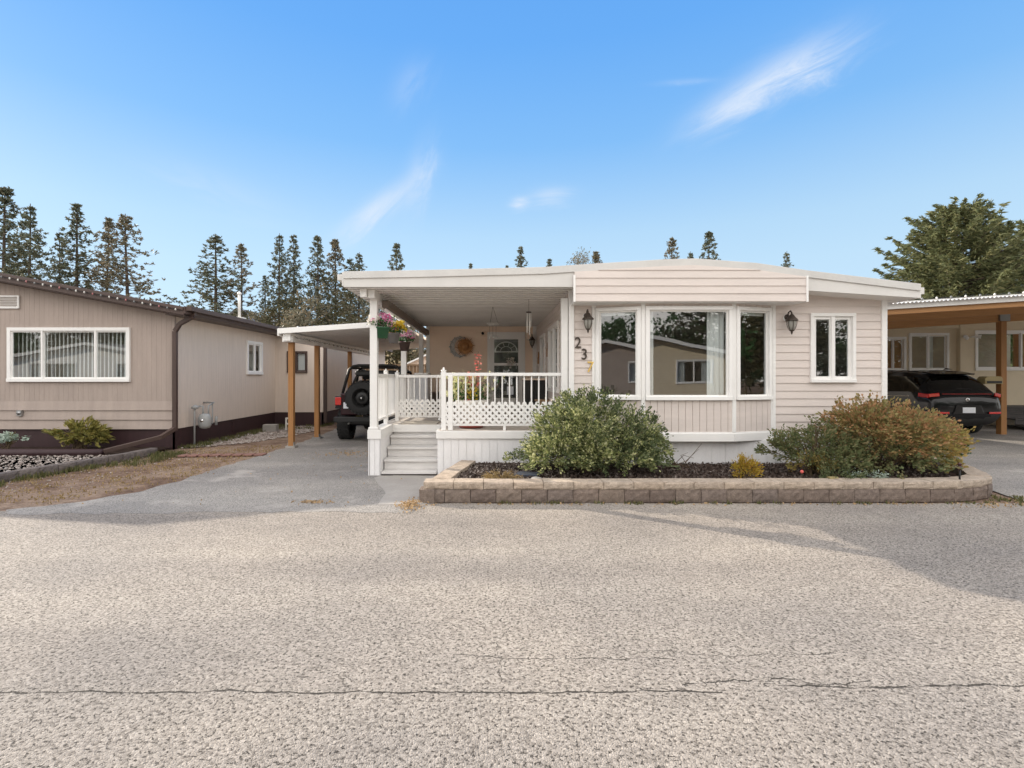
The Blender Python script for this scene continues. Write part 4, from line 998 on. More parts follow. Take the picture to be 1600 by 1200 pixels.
def pebbles(name, pts, r, mat):
    b = MB(); base = [(1,0,0),(-1,0,0),(0,1,0),(0,-1,0),(0,0,1),(0,0,-1)]
    F = [(0,2,4),(2,1,4),(1,3,4),(3,0,4),(2,0,5),(1,2,5),(3,1,5),(0,3,5)]
    for p in pts:
        a = rnd.uniform(0, 6.28); s_ = r*rnd.uniform(.5, 1.4); ex = rnd.uniform(.6, 1.2)
        b.add([(p[0]+s_*(v[0]*math.cos(a)*ex-v[1]*math.sin(a)), p[1]+s_*(v[0]*math.sin(a)*ex+v[1]*math.cos(a)), p[2]+s_*v[2]*.6) for v in base], F)
    o = obj(name, b, mat, fix=False); o['kind'] = 'stuff'; return o
pebbles('bed_gravel', scatter(500, [(-.5, 6.15), (.9, 6.15), (.8, 7.4), (-.4, 7.4)], .20, .01), .014, 'gravel')
# left bed: edging stones, timber, gravel
le = thing('stone_edging', (-6.8, 7.6, 0), 'low curved edging of grey stones in front of the beige home', 'edging')
b = MB(); P = polypath([(-7.25, 6.2), (-6.98, 7.0), (-6.80, 7.6), (-6.64, 8.3), (-6.5, 9.0), (-6.46, 9.6)], .26)
for a, c in zip(P, P[1:]): rough_block(b, a, c, .15, 0, .13, .004)
P2_ = polypath([(-13.5, 5.9), (-9, 5.85), (-7.6, 5.95), (-7.27, 6.2)], .26)
for a, c in zip(P2_, P2_[1:]): rough_block(b, a, c, .15, 0, .13, .004)
obj('stone_course', b, 'edger', le, fix=False)
b = MB(); b.tube([(-14, 9.2, .08), (-9.5, 9.15, .09), (-7.3, 9.3, .08)], [.09, .085, .07], 10); tb = obj('garden_timber', b, 'brownskirt', loc=(-10, 8.9, 0)); tag(tb, 'dark brown log laid in front of the beige home bed', 'timber')
gp = [(-13.5, 6.1), (-7.6, 6.15), (-7.2, 7.0), (-7.0, 7.7), (-6.83, 8.5), (-6.66, 9.3), (-7.3, 9.1), (-13.5, 9.0)]
sheet('gravel_strip', gp, .05, 'mulch')
pebbles('white_gravel', scatter(5200, gp, .055, .012), .020, 'gravel')
gp2 = [(-6.5, 10.3), (-5.5, 11.2), (-5.0, 12.6), (-4.9, 13.8), (-5.2, 15.0), (-6.5, 15.0)]
pebbles('side_gravel', scatter(2600, gp2, .0, .012), .028, 'gravel')
pebbles('loose_stones', scatter(520, [(-12, 6.0), (-6, 6.2), (-4.9, 7.6), (-4.6, 10), (-6.4, 10), (-7.2, 8.3), (-9.8, 7.1), (-12, 6.9)], 0, .008), .013, 'gravel')
b = MB()
for i in range(8): b.box(-5.9+.02*i+i*.2*.9, -5.9+.02*i+i*.18+.17, 9.25+.02*i, 9.45+.02*i, 0, .03)
o = obj('red_pavers', b, 'redstone', loc=(-5.2, 9.3, 0), bev=.006); tag(o, 'faded red brick pavers sunk in the dirt near the gas meter', 'paver')
# weeds and dry grass
def tufts(name, spots, h, n, mat, spread=.12, kind='stuff'):
    b = MB()
    for (x, y, z) in spots:
        for k in range(n):
            a = rnd.uniform(0, 6.28); r = rnd.uniform(0, spread); hh = h*rnd.uniform(.4, 1.2); l = rnd.uniform(.1, .7)*hh
            bx, by = x+r*math.cos(a), y+r*math.sin(a); a2 = rnd.uniform(0, 6.28); w = rnd.uniform(.004, .009)
            tx, ty = bx+l*math.cos(a2), by+l*math.sin(a2); px_, py_ = -math.sin(a2)*w, math.cos(a2)*w
            b.add([(bx-px_, by-py_, z), (bx+px_, by+py_, z), ((bx+tx)/2+px_*.8, (by+ty)/2+py_*.8, z+hh*.6), (tx, ty, z+hh), ((bx+tx)/2-px_*.8, (by+ty)/2-py_*.8, z+hh*.6)], [(0,1,2,3,4)])
    o = obj(name, b, mat, fix=False); o['kind'] = kind; return o
wp = [(-6.5+rnd.uniform(0, .35), rnd.uniform(10.4, 15), 0) for _ in range(95)] + [(-6.0+rnd.uniform(-.5, 1), rnd.uniform(14, 15), 0) for _ in range(30)] + \
     [(rnd.uniform(-7.6, -6.2), 0, 0) for _ in range(0)] + [(-6.35+rnd.uniform(-.1, .45), 8.3+rnd.uniform(0, 1.4), 0) for _ in range(45)] + [(-5.4+rnd.uniform(-.5, .5), rnd.uniform(15.2, 19), 0) for _ in range(80)] + \
     [(-6.72+rnd.uniform(-.05, .2)-(8.0-y_)*.22, y_, 0) for y_ in [rnd.uniform(6.4, 8.2) for _ in range(40)]]
tufts('weeds', wp, .085, 20, 'weeds', .13)
dg = scatter(360, [(-7.6, 5.5), (-6.2, 5.5), (-5.0, 6.1), (-4.55, 7.2), (-4.5, 8.4), (-4.5, 11), (-6.3, 10.2), (-6.3, 8.8), (-6.7, 7.5)], 0, .0)
tufts('dry_grass', dg, .03, 9, 'drygrass', .16)
leafcloud('leaf_litter', [(-.93+rnd.gauss(0, .07), 5.78+rnd.gauss(0, .13), .012+rnd.random()*.015) for _ in range(260)] + [(-2.1+rnd.gauss(0, .13), 5.93+rnd.gauss(0, .04), .012) for _ in range(90)] + [(-2.9+rnd.gauss(0, .28), 9.7+rnd.gauss(0, .2), .012) for _ in range(150)] + [(rnd.uniform(-7, -1), rnd.uniform(5.7, 10), .012) for _ in range(130)] + [(rnd.uniform(-.8, 6.5), 5.88-abs(rnd.gauss(0, .05)), .01) for _ in range(170)] + scatter(90, [(5.2, 5.6), (6.6, 5.7), (6.9, 6.2), (5.8, 5.9)], .01, .012), .016, 'orangeleaf', kind='stuff')
tufts('edge_grass', [(6.1+rnd.uniform(0, .9), 5.85+rnd.uniform(-.06, .35), 0) for _ in range(26)] + [(rnd.uniform(-.4, 6), 5.88, 0) for _ in range(30)], .04, 12, 'weeds', .07)

# ================================================================ SHRUBS
def shrub(name, loc, blobs, leafs, label, cat, nstem=18, group=None, topz=None, stemr=.012):
    """blobs: (dx, dy, z, rx, ry, rz, n, leaf material index)"""
    t = thing(name, loc, label, cat, group)
    L = Vector(loc); b = MB()
    for i in range(nstem):
        q = rnd.choice(blobs); a = rnd.uniform(0, 6.28); s_ = rnd.uniform(.3, .95)
        e = (L.x+q[0]+q[3]*s_*math.cos(a), L.y+q[1]+q[4]*s_*math.sin(a), L.z+q[2]+q[5]*rnd.uniform(-.2, .95)*(1-s_*.4))
        m_ = ((L.x*1.3+e[0]*.7)/2, (L.y*1.3+e[1]*.7)/2, L.z+(e[2]-L.z)*.55); b.tube([(L.x+rnd.uniform(-.12, .12), L.y+rnd.uniform(-.1, .1), L.z), m_, e], [stemr, stemr*.7, stemr*.3], 5)
    obj('stem', b, 'stem', t)
    for mi, (mat, size, asp) in enumerate(leafs):
        pts = []; dirs = []
        for (dx, dy, z, rx, ry, rz_, n, m) in blobs:
            if len(leafs) == 2 and leafs[0][0] == 'euon': n = int(n*((.85, .55)[m] if m == mi else (.3, .3)[m]))  # left blobs get more pale leaves, painting in their sunlit side
            elif m != mi: continue
            nc = max(6, n//26)          # leaf sprays
            for c in range(nc):
                a, ph = rnd.uniform(0, 6.28), math.acos(rnd.uniform(-.55, 1)); rr = rnd.choice((rnd.uniform(.6, 1.02), rnd.uniform(.6, 1.02), rnd.uniform(.8, 1.17)))
                d = Vector((math.sin(ph)*math.cos(a), math.sin(ph)*math.sin(a), math.cos(ph)))
                base = Vector((L.x+dx+rx*rr*d.x, L.y+dy+ry*rr*d.y, L.z+z+rz_*rr*d.z))
                tw = (d+Vector((rnd.uniform(-.5, .5), rnd.uniform(-.5, .5), rnd.uniform(-.1, .7)))).normalized(); ln_ = rnd.uniform(.06, .16)*min(1.2, 2.6*(rx+rz_)/2)
                for k in range(n//nc):
                    q = base + tw*ln_*rnd.uniform(-.6, 1) + Vector([rnd.gauss(0, .022) for _ in range(3)])
                    if q.z < L.z+.01: q.z = L.z+rnd.uniform(.01, .05)
                    pts.append(tuple(q)); dirs.append(tuple(d*.6+tw*.8))
        if pts: leafcloud('leaves', pts, size, mat, t, aspect=asp, dirs=dirs)
    return t
shrub('evergreen_shrub', (1.45, 6.85, .19), [
    (-.42, -.1, .50, .42, .38, .42, 5200, 0), (-.55, -.25, .25, .45, .35, .26, 4200, 0), (-.15, -.2, .62, .38, .34, .32, 2600, 0), (-.1, -.38, .3, .28, .2, .28, 1600, 0),
    (.0, .1, .72, .40, .36, .42, 4800, 1), (.42, .0, .48, .46, .38, .38, 5200, 1), (.62, -.1, .30, .38, .36, .30, 3600, 1), (.25, -.3, .22, .5, .28, .22, 3600, 1), (.78, .05, .52, .2, .2, .26, 900, 1), (-.3, .15, .82, .26, .24, .24, 1500, 1), (0.1, 0, .35, .7, .4, .3, 3000, 1), (-1.0, .1, .18, .25, .1, .07, 380, 1), (-.75, .05, .2, .2, .2, .16, 700, 1)],
    [('euon', .020, .55), ('euon2', .020, .5)], 'large variegated green and cream shrub in the front bed below the number 237', 'shrub', 60)
sp_ = [
    ('autumn_shrub', (5.35, 6.75, .19), [(0, 0, .48, .62, .5, .42, 5200, 0), (-.35, -.1, .65, .38, .35, .32, 2200, 0), (.3, 0, .55, .5, .42, .30, 2600, 0), (.0, -.2, .25, .55, .4, .25, 2400, 1), (.55, -.05, .30, .38, .3, .28, 1600, 2), (-.05, .15, .86, .18, .15, .18, 700, 0)],
     [('autumn', .022, .6), ('autumn2', .022, .6), ('autumn3', .024, .6)], 'big spirea shrub turning orange and yellow at the right corner of the bed', 'shrub'),
    ('dull_green_shrub', (4.35, 6.6, .19), [(0, 0, .34, .45, .36, .28, 3000, 0), (-.35, .05, .40, .2, .2, .22, 650, 0), (.3, .05, .42, .36, .3, .28, 2000, 0), (.1, .12, .66, .07, .07, .14, 200, 0), (-.42, .1, .30, .25, .2, .18, 600, 0), (.25, -.2, .2, .4, .2, .16, 1600, 0), (-.1, -.15, .18, .3, .15, .12, 600, 1)],
     [('autumn2', .020, .5), ('autumn3', .018, .5)], 'loose dull green shrub with thin upright twigs left of the orange spirea', 'shrub')]
for s_ in sp_: shrub(*s_, nstem=34, group=None)
shrub('autumn_shrub', (6.15, 7.2, .19), [(0, 0, .45, .50, .45, .34, 3000, 0), (.32, -.1, .40, .32, .3, .26, 1500, 1), (.0, -.15, .25, .5, .3, .2, 1400, 2), (-.3, -.05, .6, .3, .25, .25, 1200, 0)],
      [('autumn', .024, .6), ('autumn3', .024, .6), ('fruitleaf', .022, .6)], 'yellow orange spirea spreading over the wall towards the black car', 'shrub', 26)
shrub('golden_plant', (3.27, 6.30, .20), [(0, 0, .10, .16, .12, .12, 900, 0), (-.04, 0, .2, .06, .06, .10, 260, 0), (.1, .02, .15, .07, .06, .09, 240, 0)], [('golden', .020, .28)], 'small golden yellow plant between the two shrubs', 'plant', 10)
shrub('dried_ground_cover', (.14, 6.28, .195), [(0, 0, .02, .21, .10, .06, 1300, 0)], [('drygrass', .016, .25)], 'tan dried ground cover clump behind the wall caps', 'plant', 4)
shrub('low_green_plant', (4.45, 6.22, .195), [(0, 0, .05, .30, .10, .10, 1000, 0), (.35, .02, .04, .25, .1, .08, 600, 1)], [('euon2', .016, .4), ('silver', .012, .5)], 'low green and white speckled plant trailing at the wall edge', 'plant', 4)
shrub('broad_leaf_shrub', (-8.15, 9.8, .06), [(0, 0, .30, .44, .32, .26, 1250, 0), (-.22, 0, .28, .3, .25, .2, 420, 0), (.28, 0, .24, .26, .24, .2, 420, 0)], [('hosta', .052, .32)], 'yellowing broad leaved bush below the wide white window', 'shrub', 24)
shrub('silver_plant', (-9.35, 9.55, .06), [(.12, 0, .26, .26, .18, .09, 420, 0), (-.1, 0, .18, .2, .16, .12, 260, 1)], [('silver', .030, .6), ('hosta', .032, .35)], 'silver leaved plant at the left end of the log', 'plant', 10)
# small things in the bed
b = MB(); b.tube([(5.82, 6.1, .2), (5.82, 6.1, .37)], .010, 8); st = thing('path_light', (5.82, 6.1, .2), 'small maroon stake light standing at the right end of the bed', 'path light'); obj('stake', b, 'black', st)
b = MB(); b.lathe([(.012, .36), (.026, .365), (.026, .40), (.016, .405), (.016, .425), (.03, .43), (.002, .455)], (5.82, 6.1, 0), 12); obj('lamp_head', b, 'maroon', st)
b = MB(); b.box(4.23, 4.34, 6.12, 6.2, .20, .265); o = obj('paving_brick', b, 'tan', loc=(4.28, 6.16, .2), bev=.008); tag(o, 'small yellowish brick standing at the wall edge', 'brick')
K['slate'] = M('blue_slate', (.045, .055, .08), .6); b = MB(); b.prism([(.32, 6.45), (.62, 6.42), (.68, 6.62), (.4, 6.68)], .20, .235, ax='z'); o = obj('slate_slab', b, 'slate', loc=(.5, 6.5, .2), bev=.006); tag(o, 'dark blue slate slab lying in the bark left of the big shrub', 'stone slab')
def rock(name, c, r, sx, sz, mat, label):
    bm_ = bmesh.new(); bmesh.ops.create_icosphere(bm_, subdivisions=3, radius=r)
    for v in bm_.verts: v.co *= 1+.12*math.sin(v.co.x*31+v.co.y*17+c[0]*5)+.08*math.sin(v.co.z*47+v.co.y*29); v.co.x *= sx; v.co.z *= sz
    me = bpy.data.meshes.new(name); bm_.to_mesh(me); bm_.free()
    for p in me.polygons: p.use_smooth = True
    o = link(name, me, mat); o.location = (c[0], c[1], c[2]+r*sz*.6); tag(o, label, 'rock')
rock('rock', (.60, 6.22, .20), .055, 1.3, .6, 'concrete', 'pale flat rock behind the wall cap beside the dried clump')
rock('rock', (.74, 6.20, .20), .05, 1.5, .5, 'concrete', 'pale flat rock at the left foot of the big shrub')
b = MB(); x0 = 2.55
for k in range(9):
    a = rnd.uniform(-.9, .9); b.tube([(2.7+rnd.uniform(-.2, .2), 7.1, .2), (2.7+a*.25, 7.05, .30+rnd.uniform(0, .1)), (2.75+a*.5, 7.0, .35+rnd.uniform(0, .22))], [.005, .004, .002], 4)
o = obj('bare_twigs', b, 'stem', loc=(2.7, 7.1, .2)); tag(o, 'few thin bare twigs against the white skirting under the bay window', 'plant')
b = MB(); b.tube([(3.9+.03, 6.2, .2), (3.93, 6.2, .30)], .004, 5); b.sphere((3.93, 6.2, .32), .022, 8, 1); o = obj('orange_flower', b, ['stem', 'petal_r'], loc=(3.93, 6.2, .2)); tag(o, 'single small orange flower in front of the dull green shrub', 'flower')

# ================================================================ WALL LANTERNS, PORCH ITEMS
def lantern():
    t = thing('wall_lantern', (0, 0, 0), '', 'wall lantern', 'carriage lanterns beside the bay window')
    b = MB(); b.lathe([(.001, -.004), (.055, -.004), (.055, -.014), (.035, -.022), (.001, -.024)], (0, 0, .09), 16, 'y')
    obj('back_plate', b, 'trim', t)
    b = MB(); b.lathe([(.001, -.022), (.045, -.024), (.03, -.04), (.001, -.045)], (0, 0, .10), 14, 'y'); b.tube([(0, -.03, .10), (0, -.06, .17), (0, -.11, .185), (0, -.14, .15), (0, -.14, .10)], [.012, .010, .010, .011, .012], 8)
    obj('bracket', b, 'darkmetal', t)
    b = MB(); b.lathe([(.002, .155), (.012, .15), (.012, .135), (.03, .12), (.05, .085), (.082, .05), (.088, .035), (.084, .03), (.02, .03)], (0, -.14, 0), 16); obj('cap', b, 'darkmetal', t)
    b = MB(); b.lathe([(.056, .03), (.058, -.01), (.048, -.06), (.028, -.105), (.01, -.115)], (0, -.14, 0), 14); obj('glass_shade', b, 'frost', t)
    b = MB()
    for k in range(6):
        a = k*math.pi/3+.3; b.tube([(math.cos(a)*r_, -.14+math.sin(a)*r_, z_) for r_, z_ in ((.068, .03), (.066, -.02), (.052, -.07), (.03, -.115))], .0045, 5)
    b.lathe([(.03, -.105), (.032, -.118), (.014, -.13), (.016, -.145), (.003, -.175)], (0, -.14, 0), 12); obj('cage', b, 'darkmetal', t)
    return t
l1 = lantern(); l2 = copy_tree(l1)
l1.location = (1.475, 7.525, 2.34); l1['label'] = 'dark carriage lantern above the house number, left of the bay window'
l2.location = (4.53, 7.525, 2.32); l2['label'] = 'dark carriage lantern between the bay window and the small right window'
l3 = copy_tree(l1); l3.location = (1.10, 12.9, 2.42); l3['label'] = 'dark wall lantern at the right of the porch door'; 
# sun and moon ornament
so_ = thing('sun_ornament', (-.64, 12.9, 2.30), 'bronze metal sunburst face hanging on the peach porch wall', 'wall ornament')
def star(b, c, r0, r1, n, y0, y1, rot=0, wav=0):
    pts = []
    for i in range(2*n):
        a = math.pi*i/n+rot; r = r1*(1 if (i//2) % 2 == 0 or not wav else .85) if i % 2 == 0 else r0; pts.append((c[0]+r*math.cos(a), c[1]+r*math.sin(a)))
    m = len(pts); b.add([(x, y0, z) for x, z in pts]+[(c[0], y0-.02, c[1])]+[(x, y1, z) for x, z in pts], [(i, (i+1) % m, m) for i in range(m)]+[(i, (i+1) % m, m+1+(i+1) % m, m+1+i) for i in range(m)]+[tuple(range(m+1, 2*m+1))])
b = MB(); star(b, (-.64, 2.30), .13, .28, 16, 12.86, 12.88, .1, 1); star(b, (-.64, 2.30), .15, .23, 16, 12.845, 12.86, .3); obj('rays', b, 'bronze', so_)
b = MB(); b.lathe([(.002, -.05), (.06, -.045), (.10, -.025), (.12, 0)], (-.64, 12.845, 2.30), 20, 'y'); b.sphere((-.64, 12.79, 2.29), .015, 6); b.tube([(-.68, 12.80, 2.25), (-.64, 12.79, 2.24), (-.60, 12.80, 2.25)], .006, 5); b.sphere((-.675, 12.80, 2.325), .012, 6); b.sphere((-.605, 12.80, 2.325), .012, 6); obj('face', b, 'bronze', so_)
mo = MB(); pts = [(-.78+.26*math.cos(R(a)), 2.29+.27*math.sin(R(a))) for a in range(50, 311, 10)] + [(-.72+.20*math.cos(R(a)), 2.29+.22*math.sin(R(a))) for a in range(300, 59, -10)]
m = len(pts)//1
for i in range(26):
    p, q = pts[i], pts[i+1]; j = len(pts)-1-i; k = max(27, j-1)
    mo.prism([p, q, pts[k], pts[j]] if j > 27 else [p, q, pts[27]], 12.87, 12.885)
    if i % 3 == 1: mo.sphere((p[0]*.92-.06, 12.865, p[1]*.92+.183), .022, 6)
for i in range(9):
    a = R(60+i*30); mo.sphere((-.78+.265*math.cos(a), 12.875, 2.29+.275*math.sin(a)), .018, 6)
o = obj('moon_ornament', mo, 'verdigris', loc=(-.78, 12.88, 2.29)); tag(o, 'grey crescent moon plaque left of the bronze sun', 'wall ornament')
b = MB(); b.tube([(-.18, 12.93, 2.66), (-.18, 12.86, 2.64)], [.03, .035], 10); o = obj('camera_dome', b, 'black', loc=(-.18, 12.9, 2.65)); tag(o, 'small round black camera on the wall near the ceiling left of the door', 'camera')
for (y_, z_, s_, lb) in ((10.3, 2.15, .09, 'small brown carved wall piece between the porch side windows'), (12.2, 2.05, .08, 'slim dark wall plaque on the porch side wall nearest the door')):
    b = MB(); b.lathe([(.001, -.02), (s_*.6, -.018), (s_, -.008), (s_, 0)], (1.22, y_, z_), 14, 'x'); b.box(1.19, 1.215, y_-.03, y_+.03, z_-.22, z_-.05); o = obj('wall_plaque', b, 'bronze', loc=(1.21, y_, z_)); tag(o, lb, 'wall ornament')
# hanging glass feeder and chimes
hf = thing('hanging_ornament', (.06, 9.2, 2.83), 'clear glass dish ornament with dangling drops hung from the porch ceiling', 'hanging ornament')
b = MB(); X, Y_ = .06, 9.2
for k in range(3): a = k*2.094; b.tube([(X, Y_, 2.82), (X+.10*math.cos(a), Y_+.10*math.sin(a), 2.50)], .003, 4)
for k in range(4): a = k*1.57; b.tube([(X+.06*math.cos(a), Y_+.06*math.sin(a), 2.47), (X+.06*math.cos(a), Y_+.06*math.sin(a), 2.26)], .002, 4)
obj('wire', b, 'darkmetal', hf)
b = MB(); b.lathe([(.12, 2.505), (.125, 2.51), (.12, 2.50), (.08, 2.465), (.02, 2.455)], (X, Y_, 0), 18); obj('dish', b, 'verdigris', hf)
b = MB()
for k in range(5): a = k*1.257; b.sphere((X+.07*math.cos(a), Y_+.07*math.sin(a), 2.25+.03*(k % 2)), .026, 8)
obj('glass_drop', b, 'glass2', hf)
wc = thing('wind_chime', (.66, 8.6, 2.83), 'silver tube wind chime under the porch ceiling, right of the glass dish', 'wind chime')
b = MB(); X, Y_ = .66, 8.3; b.tube([(X, Y_, 2.82), (X, Y_, 2.60)], .003, 4); b.tube([(X, Y_, 2.60), (X, Y_, 2.25)], .002, 4); obj('wire', b, 'darkmetal', wc)
b = MB(); b.lathe([(.001, 2.605), (.045, 2.605), (.045, 2.59), (.001, 2.59)], (X, Y_, 0), 12); obj('disc', b, 'darkmetal', wc)
for k in range(5):
    a = k*1.257; b = MB(); b.tube([(X+.034*math.cos(a), Y_+.034*math.sin(a), 2.58), (X+.034*math.cos(a), Y_+.034*math.sin(a), 2.34-.03*k)], .008, 8); obj('tube', b, 'potwhite', wc)
sp2 = MB(); X, Y_ = .80, 10.2
sp2.tube([(X, Y_, 2.82), (X, Y_, 2.45)], .002, 4)
for k in range(6): sp2.tube([(X+.07*math.cos(R(60*k))*math.cos(t_), Y_+.07*math.sin(R(60*k))*math.cos(t_), 2.36+.09*math.sin(t_)) for t_ in [R(-90+15*i) for i in range(13)]], .004, 4)
o = obj('spinner', sp2, 'glass2', loc=(X, Y_, 2.82)); tag(o, 'pale wire ball spinner hanging deep in the porch near the door', 'wind spinner')
# hanging baskets
def basket(x, y, zr, pot, petals, label):
    t = thing('hanging_basket', (x, y, zr+.5), label, 'hanging basket', 'hanging baskets under the left porch beam')
    b = MB(); b.lathe([(.02, zr-.16), (.078, zr-.16), (.105, zr-.01), (.115, zr-.01), (.115, zr+.01), (.10, zr+.01), (.09, zr-.02), (.001, zr-.02)], (x, y, 0), 20); obj('pot', b, pot, t)
    b = MB()
    for k in range(3): a = k*2.094+.4; b.tube([(x+.105*math.cos(a), y+.105*math.sin(a), zr), (x, y, zr+.30)], .0025, 4)
    b.tube([(x, y, zr+.30), (x, y, 2.72)], .003, 4); obj('hanger', b, 'darkmetal', t)
    L = [(x+rnd.gauss(0, .10), y+rnd.gauss(0, .08), zr+.03+abs(rnd.gauss(0, .05))) for _ in range(220)]; leafcloud('leaves', L, .022, 'fruitleaf', t)
    for mat, dx, n in petals:
        P = []
        for c in range(n):
            cx_, cy_, cz_ = x+dx+rnd.gauss(0, .075), y+rnd.gauss(0, .06), zr+.10+rnd.uniform(-.07, .10)
            P += [(cx_+rnd.gauss(0, .018), cy_+rnd.gauss(0, .015), cz_+rnd.gauss(0, .018)) for _ in range(9)]
        leafcloud('petals', P, .024, mat, t, aspect=.8)
basket(-1.655, 7.62, 2.27, 'potgreen', [('petal_p', .05, 18), ('petal_w', -.10, 22)], 'green hanging pot of white and pink flowers behind the front porch post')
basket(-1.645, 8.45, 2.25, 'potgrey', [('petal_p', -.10, 16), ('petal_y', .08, 24)], 'grey hanging pot of pink and bright yellow flowers')
basket(-1.64, 9.5, 2.17, 'potbrown', [('petal_p', .06, 10)], 'dark brown hanging pot with a few dusty pink flowers')
# flower tub on the deck
ft = thing('flower_tub', (-.30, 8.0, .69), 'white tub of coral gladiolus and cream flowers in a red saucer behind the porch lattice', 'potted flowers')
b = MB(); b.lathe([(.02, .70), (.19, .70), (.22, .735), (.21, .735), (.18, .715), (.02, .715)], (-.30, 8.0, 0), 24); obj('saucer', b, 'terra', ft)
b = MB(); b.lathe([(.02, .716), (.15, .716), (.24, 1.08), (.26, 1.08), (.26, 1.14), (.235, 1.14), (.22, 1.09), (.001, 1.09)], (-.30, 8.0, 0), 26); obj('pot', b, 'potwhite', ft)
P = [( -.30+rnd.gauss(0, .16), 8.0+rnd.gauss(0, .10), 1.15+abs(rnd.gauss(0, .13))) for _ in range(420)]; leafcloud('leaves', P, .035, 'fruitleaf', ft, aspect=.3, up=1.0)
b = MB(); PR = []
for sx, h in ((-.20, 1.92), (-.33, 1.62), (-.27, 1.55), (-.38, 1.45)):
    b.tube([(-.3, 8.0, 1.1), (sx-.02, 7.98, 1.4), (sx+.02, 7.97, h)], [.008, .006, .003], 5)
    z_ = h-.55
    while z_ < h:
        PR += [(sx+rnd.gauss(0, .026), 7.97+rnd.gauss(0, .02), z_+rnd.gauss(0, .012)) for _ in range(6)]; z_ += .05
for k in range(14): a = rnd.uniform(-1, 1); b.tube([(-.25, 8.0, 1.1), (-.1+a*.25, 8.0, 1.3), (.0+a*.3, 8.0+rnd.uniform(-.1, .1), 1.42+rnd.uniform(0, .18))], [.004, .003, .002], 4)
obj('stem', b, 'stem', ft); leafcloud('coral_petals', PR, .018, 'petal_r', ft, aspect=.8)
PC = []
for c in range(64):
    cx_, cz_ = -.46+rnd.gauss(0, .12), 1.30+rnd.uniform(-.14, .26); cy_ = 7.97+rnd.gauss(0, .07); PC += [(cx_+rnd.gauss(0, .02), cy_+rnd.gauss(0, .02), cz_+rnd.gauss(0, .02)) for _ in range(11)]
for c in range(10):
    cx_, cz_ = -.05+rnd.gauss(0, .1), 1.35+rnd.uniform(-.1, .25); PC += [(cx_+rnd.gauss(0, .015), 8+rnd.gauss(0, .02), cz_+rnd.gauss(0, .015)) for _ in range(6)]
leafcloud('cream_petals', PC, .024, 'petal_c', ft, aspect=.8)
leafcloud('yellow_petals', [(-.27+rnd.gauss(0, .05), 7.93+rnd.gauss(0, .05), 1.25+rnd.gauss(0, .06)) for _ in range(120)], .022, 'petal_y', ft, aspect=.7)
# porch furniture
o_ = MB(); o_.box(.92, 1.20, 10.9, 11.6, .69, 1.42); cb_ = thing('storage_cabinet', (1.05, 11.3, .69), 'dark storage cabinet with pale wooden top beside the porch door', 'cabinet')
b = MB(); b.box(.72, 1.16, 10.3, 10.75, .71, 1.44); b.box(.735, .935, 10.285, 10.30, .75, 1.40); b.box(.945, 1.145, 10.285, 10.30, .75, 1.40); obj('body', b, 'black', cb_, bev=.006)
b = MB(); b.box(.70, 1.18, 10.27, 10.77, 1.44, 1.475); obj('top', b, 'siding_p', cb_, bev=.006)
ch = thing('patio_chair', (.45, 11, .69), 'black metal patio chair with a pale paper on it, in front of the porch door', 'chair')
b = MB(); b.box(.24, .62, 10.6, 11.0, 1.08, 1.11); obj('seat', b, 'black', ch, bev=.006)
for x, y in ((.26, 10.62), (.60, 10.62), (.26, 10.98), (.60, 10.98)): b = MB(); b.tube([(x, y, .69), (x, y, 1.09)], .012, 8); obj('leg', b, 'black', ch)
b = MB(); b.tube([(.26, 10.99, 1.09), (.26, 11.03, 1.45), (.43, 11.04, 1.5), (.60, 11.03, 1.45), (.60, 10.99, 1.09)], .012, 8)
for k in range(4): b.tube([(.30+.085*k, 11.0, 1.1), (.30+.085*k, 11.03, 1.46)], .006, 6)
obj('backrest', b, 'black', ch)
b = MB(); b.box(.38, .52, 10.70, 10.72, 1.12, 1.30); o = obj('paper_bag', b, 'plate', loc=(.45, 10.7, 1.11), bev=.004); tag(o, 'white paper bag standing on the black patio chair', 'paper bag')
b = MB(); b.lathe([(.10, .69), (.12, .72), (.06, .78), (.05, .95), (.09, 1.02), (.14, 1.05), (.14, 1.08), (.01, 1.08)], (1.0, 9.4, 0), 16); o = obj('plant_stand', b, 'fence', loc=(1.0, 9.4, .69)); tag(o, 'small brown turned wooden stand by the porch side window', 'plant stand')
bn = thing('storage_bench', (-1.0, 12.4, .69), 'low dark brown bench against the peach wall behind the gate', 'bench')
b = MB(); b.box(-1.5, -.7, 12.35, 12.75, 1.05, 1.12); obj('seat', b, 'valance', bn, bev=.006)
b = MB(); b.box(-1.46, -.74, 12.39, 12.73, .69, 1.05); obj('body', b, 'valance', bn, bev=.006)
fz = thing('chest_freezer', (-1.5, 11.6, .69), 'pale grey upright cooler box at the far left of the porch', 'cooler')
b = MB(); b.box(-1.72, -1.42, 11.3, 11.8, .71, 1.55); obj('body', b, 'plate', fz, bev=.015)
b = MB(); b.box(-1.73, -1.41, 11.29, 11.81, 1.555, 1.60); obj('lid', b, 'trim', fz, bev=.01)
b = MB(); b.prism([(-1.55, 8.55), (-.92, 8.53), (-.90, 9.05), (-1.52, 9.08)], .688, .70, ax='z'); K['mat_'] = M('pale_door_mat', (.50, .45, .38), .9, var=.15, fine=.2); o = obj('door_mat', b, 'mat_', loc=(-1.2, 8.8, .688)); tag(o, 'pale worn mat on the deck at the top of the steps', 'mat')
b = MB(); b.tube([(.46, 12.88, 1.95), (.5, 12.86, 1.9), (.55, 12.88, 2.0)], .004, 4); L = [(.55+rnd.gauss(0, .05), 12.86+rnd.gauss(0, .01), 1.92+rnd.gauss(0, .06)) for _ in range(60)]
